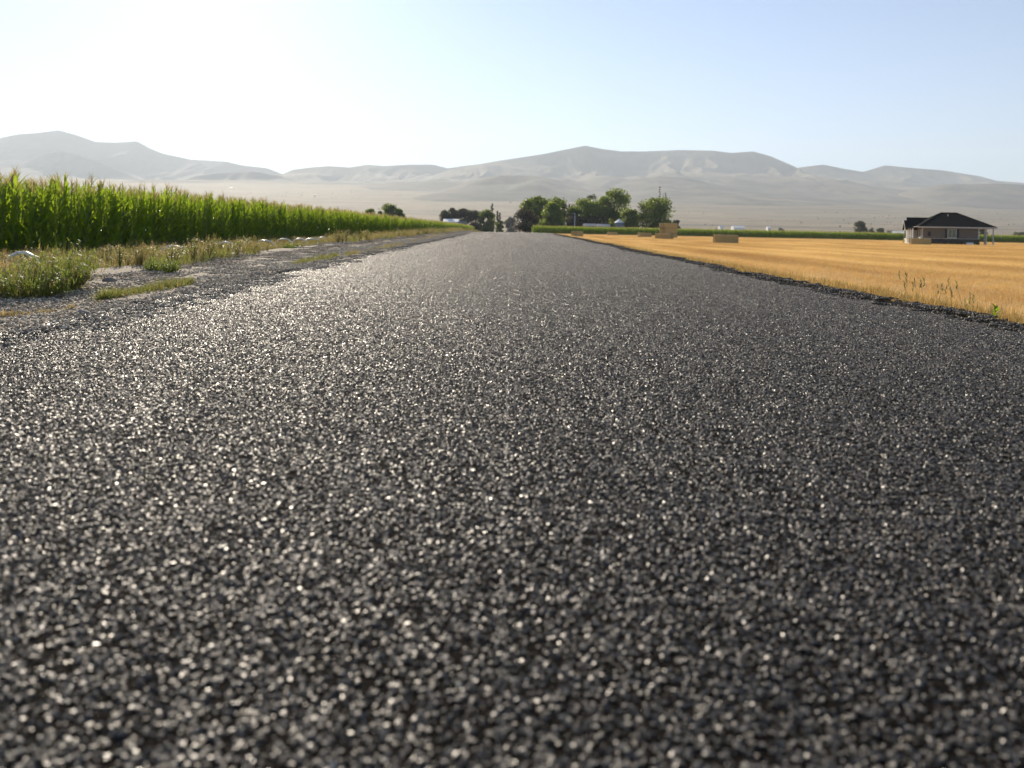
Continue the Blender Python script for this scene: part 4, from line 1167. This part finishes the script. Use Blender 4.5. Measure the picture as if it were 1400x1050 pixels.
strip_patch(110, 425, 140, 420, .08, .05, 160, [GO, GD], [2, 1], 'scrap of grass between the yellowing and the thickest patch')

# right road edge: tall seed grasses and a small sprout
def seed_grass(h, n, spread):
    mb = MB()
    for k in range(n):
        b = (random.gauss(0, spread), random.gauss(0, spread * .6), -.03); az = random.random() * 6.283; ln = random.uniform(.02, .3)
        L = h * random.uniform(.6, 1.05)
        blade(mb, b, az, L, .008, ln, .25, 0, 4)
        tip = Vector(b) + Vector((math.cos(az) * math.sin(ln + .1), math.sin(az) * math.sin(ln + .1), math.cos(ln + .1))) * L * .93
        for q in range(8):
            blade(mb, tip + Vector((random.gauss(0, .004), random.gauss(0, .004), -.05 + q * .013)), random.random() * 6.283, .045, .014, random.uniform(.2, .8), .2, 0, 2)
        for q in range(2):
            blade(mb, Vector(b), az + random.gauss(0, 1), L * .5, .007, random.uniform(.3, .7), .8, 0, 3)
    return mesh('seed_grass', mb.V, mb.F, M['grass_olive'])
thing_plant('seed_grass', seed_grass(.38, 10, .06), 1246, 430, 'tuft of tall dark seed grass at the right road edge', 'grass', z0=-.1, off_edge=.45)
thing_plant('seed_grass', seed_grass(.33, 7, .12), 1292, 434, 'sparser tall seed grass just past the dark tuft at the road edge', 'grass', z0=-.1, off_edge=.45)
thing_plant('seed_grass', seed_grass(.2, 4, .08), 1325, 447, 'short thin grass shoots by the bright green sprout', 'grass', z0=-.1, off_edge=.45)
mb = MB()
for q in range(7):
    blade(mb, (0, 0, .02 + q * .012), q * 2.4, .07, .03, .5 + .1 * (q % 3), .8, 0, 3)
mb.tube([(0, 0, -.05), (0.004, 0, .1)], [.004, .003], 4, 0, False)
thing_plant('sprout', mesh('sprout', mb.V, mb.F, M['corn_leaf']), 1361, 450, 'small bright green broadleaf sprout at the right road edge', 'sprout', z0=-.05, s=1.2, off_edge=.3)

# ------------------------------------------------------------------ haze
hz = MB(); hz.box(-11800, 11800, -2800, 12800, -8, 1500)
haze = hz.build('haze', [])
hm = bpy.data.materials.new('haze'); hm.use_nodes = True; nt = hm.node_tree; nt.nodes.clear()
om = nt.nodes.new('ShaderNodeOutputMaterial'); pv = nt.nodes.new('ShaderNodeVolumePrincipled')
pv.inputs['Color'].default_value = (0.80, 0.90, 1.0, 1); pv.inputs['Density'].default_value = HAZE_DENSITY; pv.inputs['Anisotropy'].default_value = 0.2
nt.links.new(pv.outputs[0], om.inputs['Volume'])
haze.data.materials.append(hm)
tag(haze, 'thin pale haze over the valley', 'haze', kind='stuff')
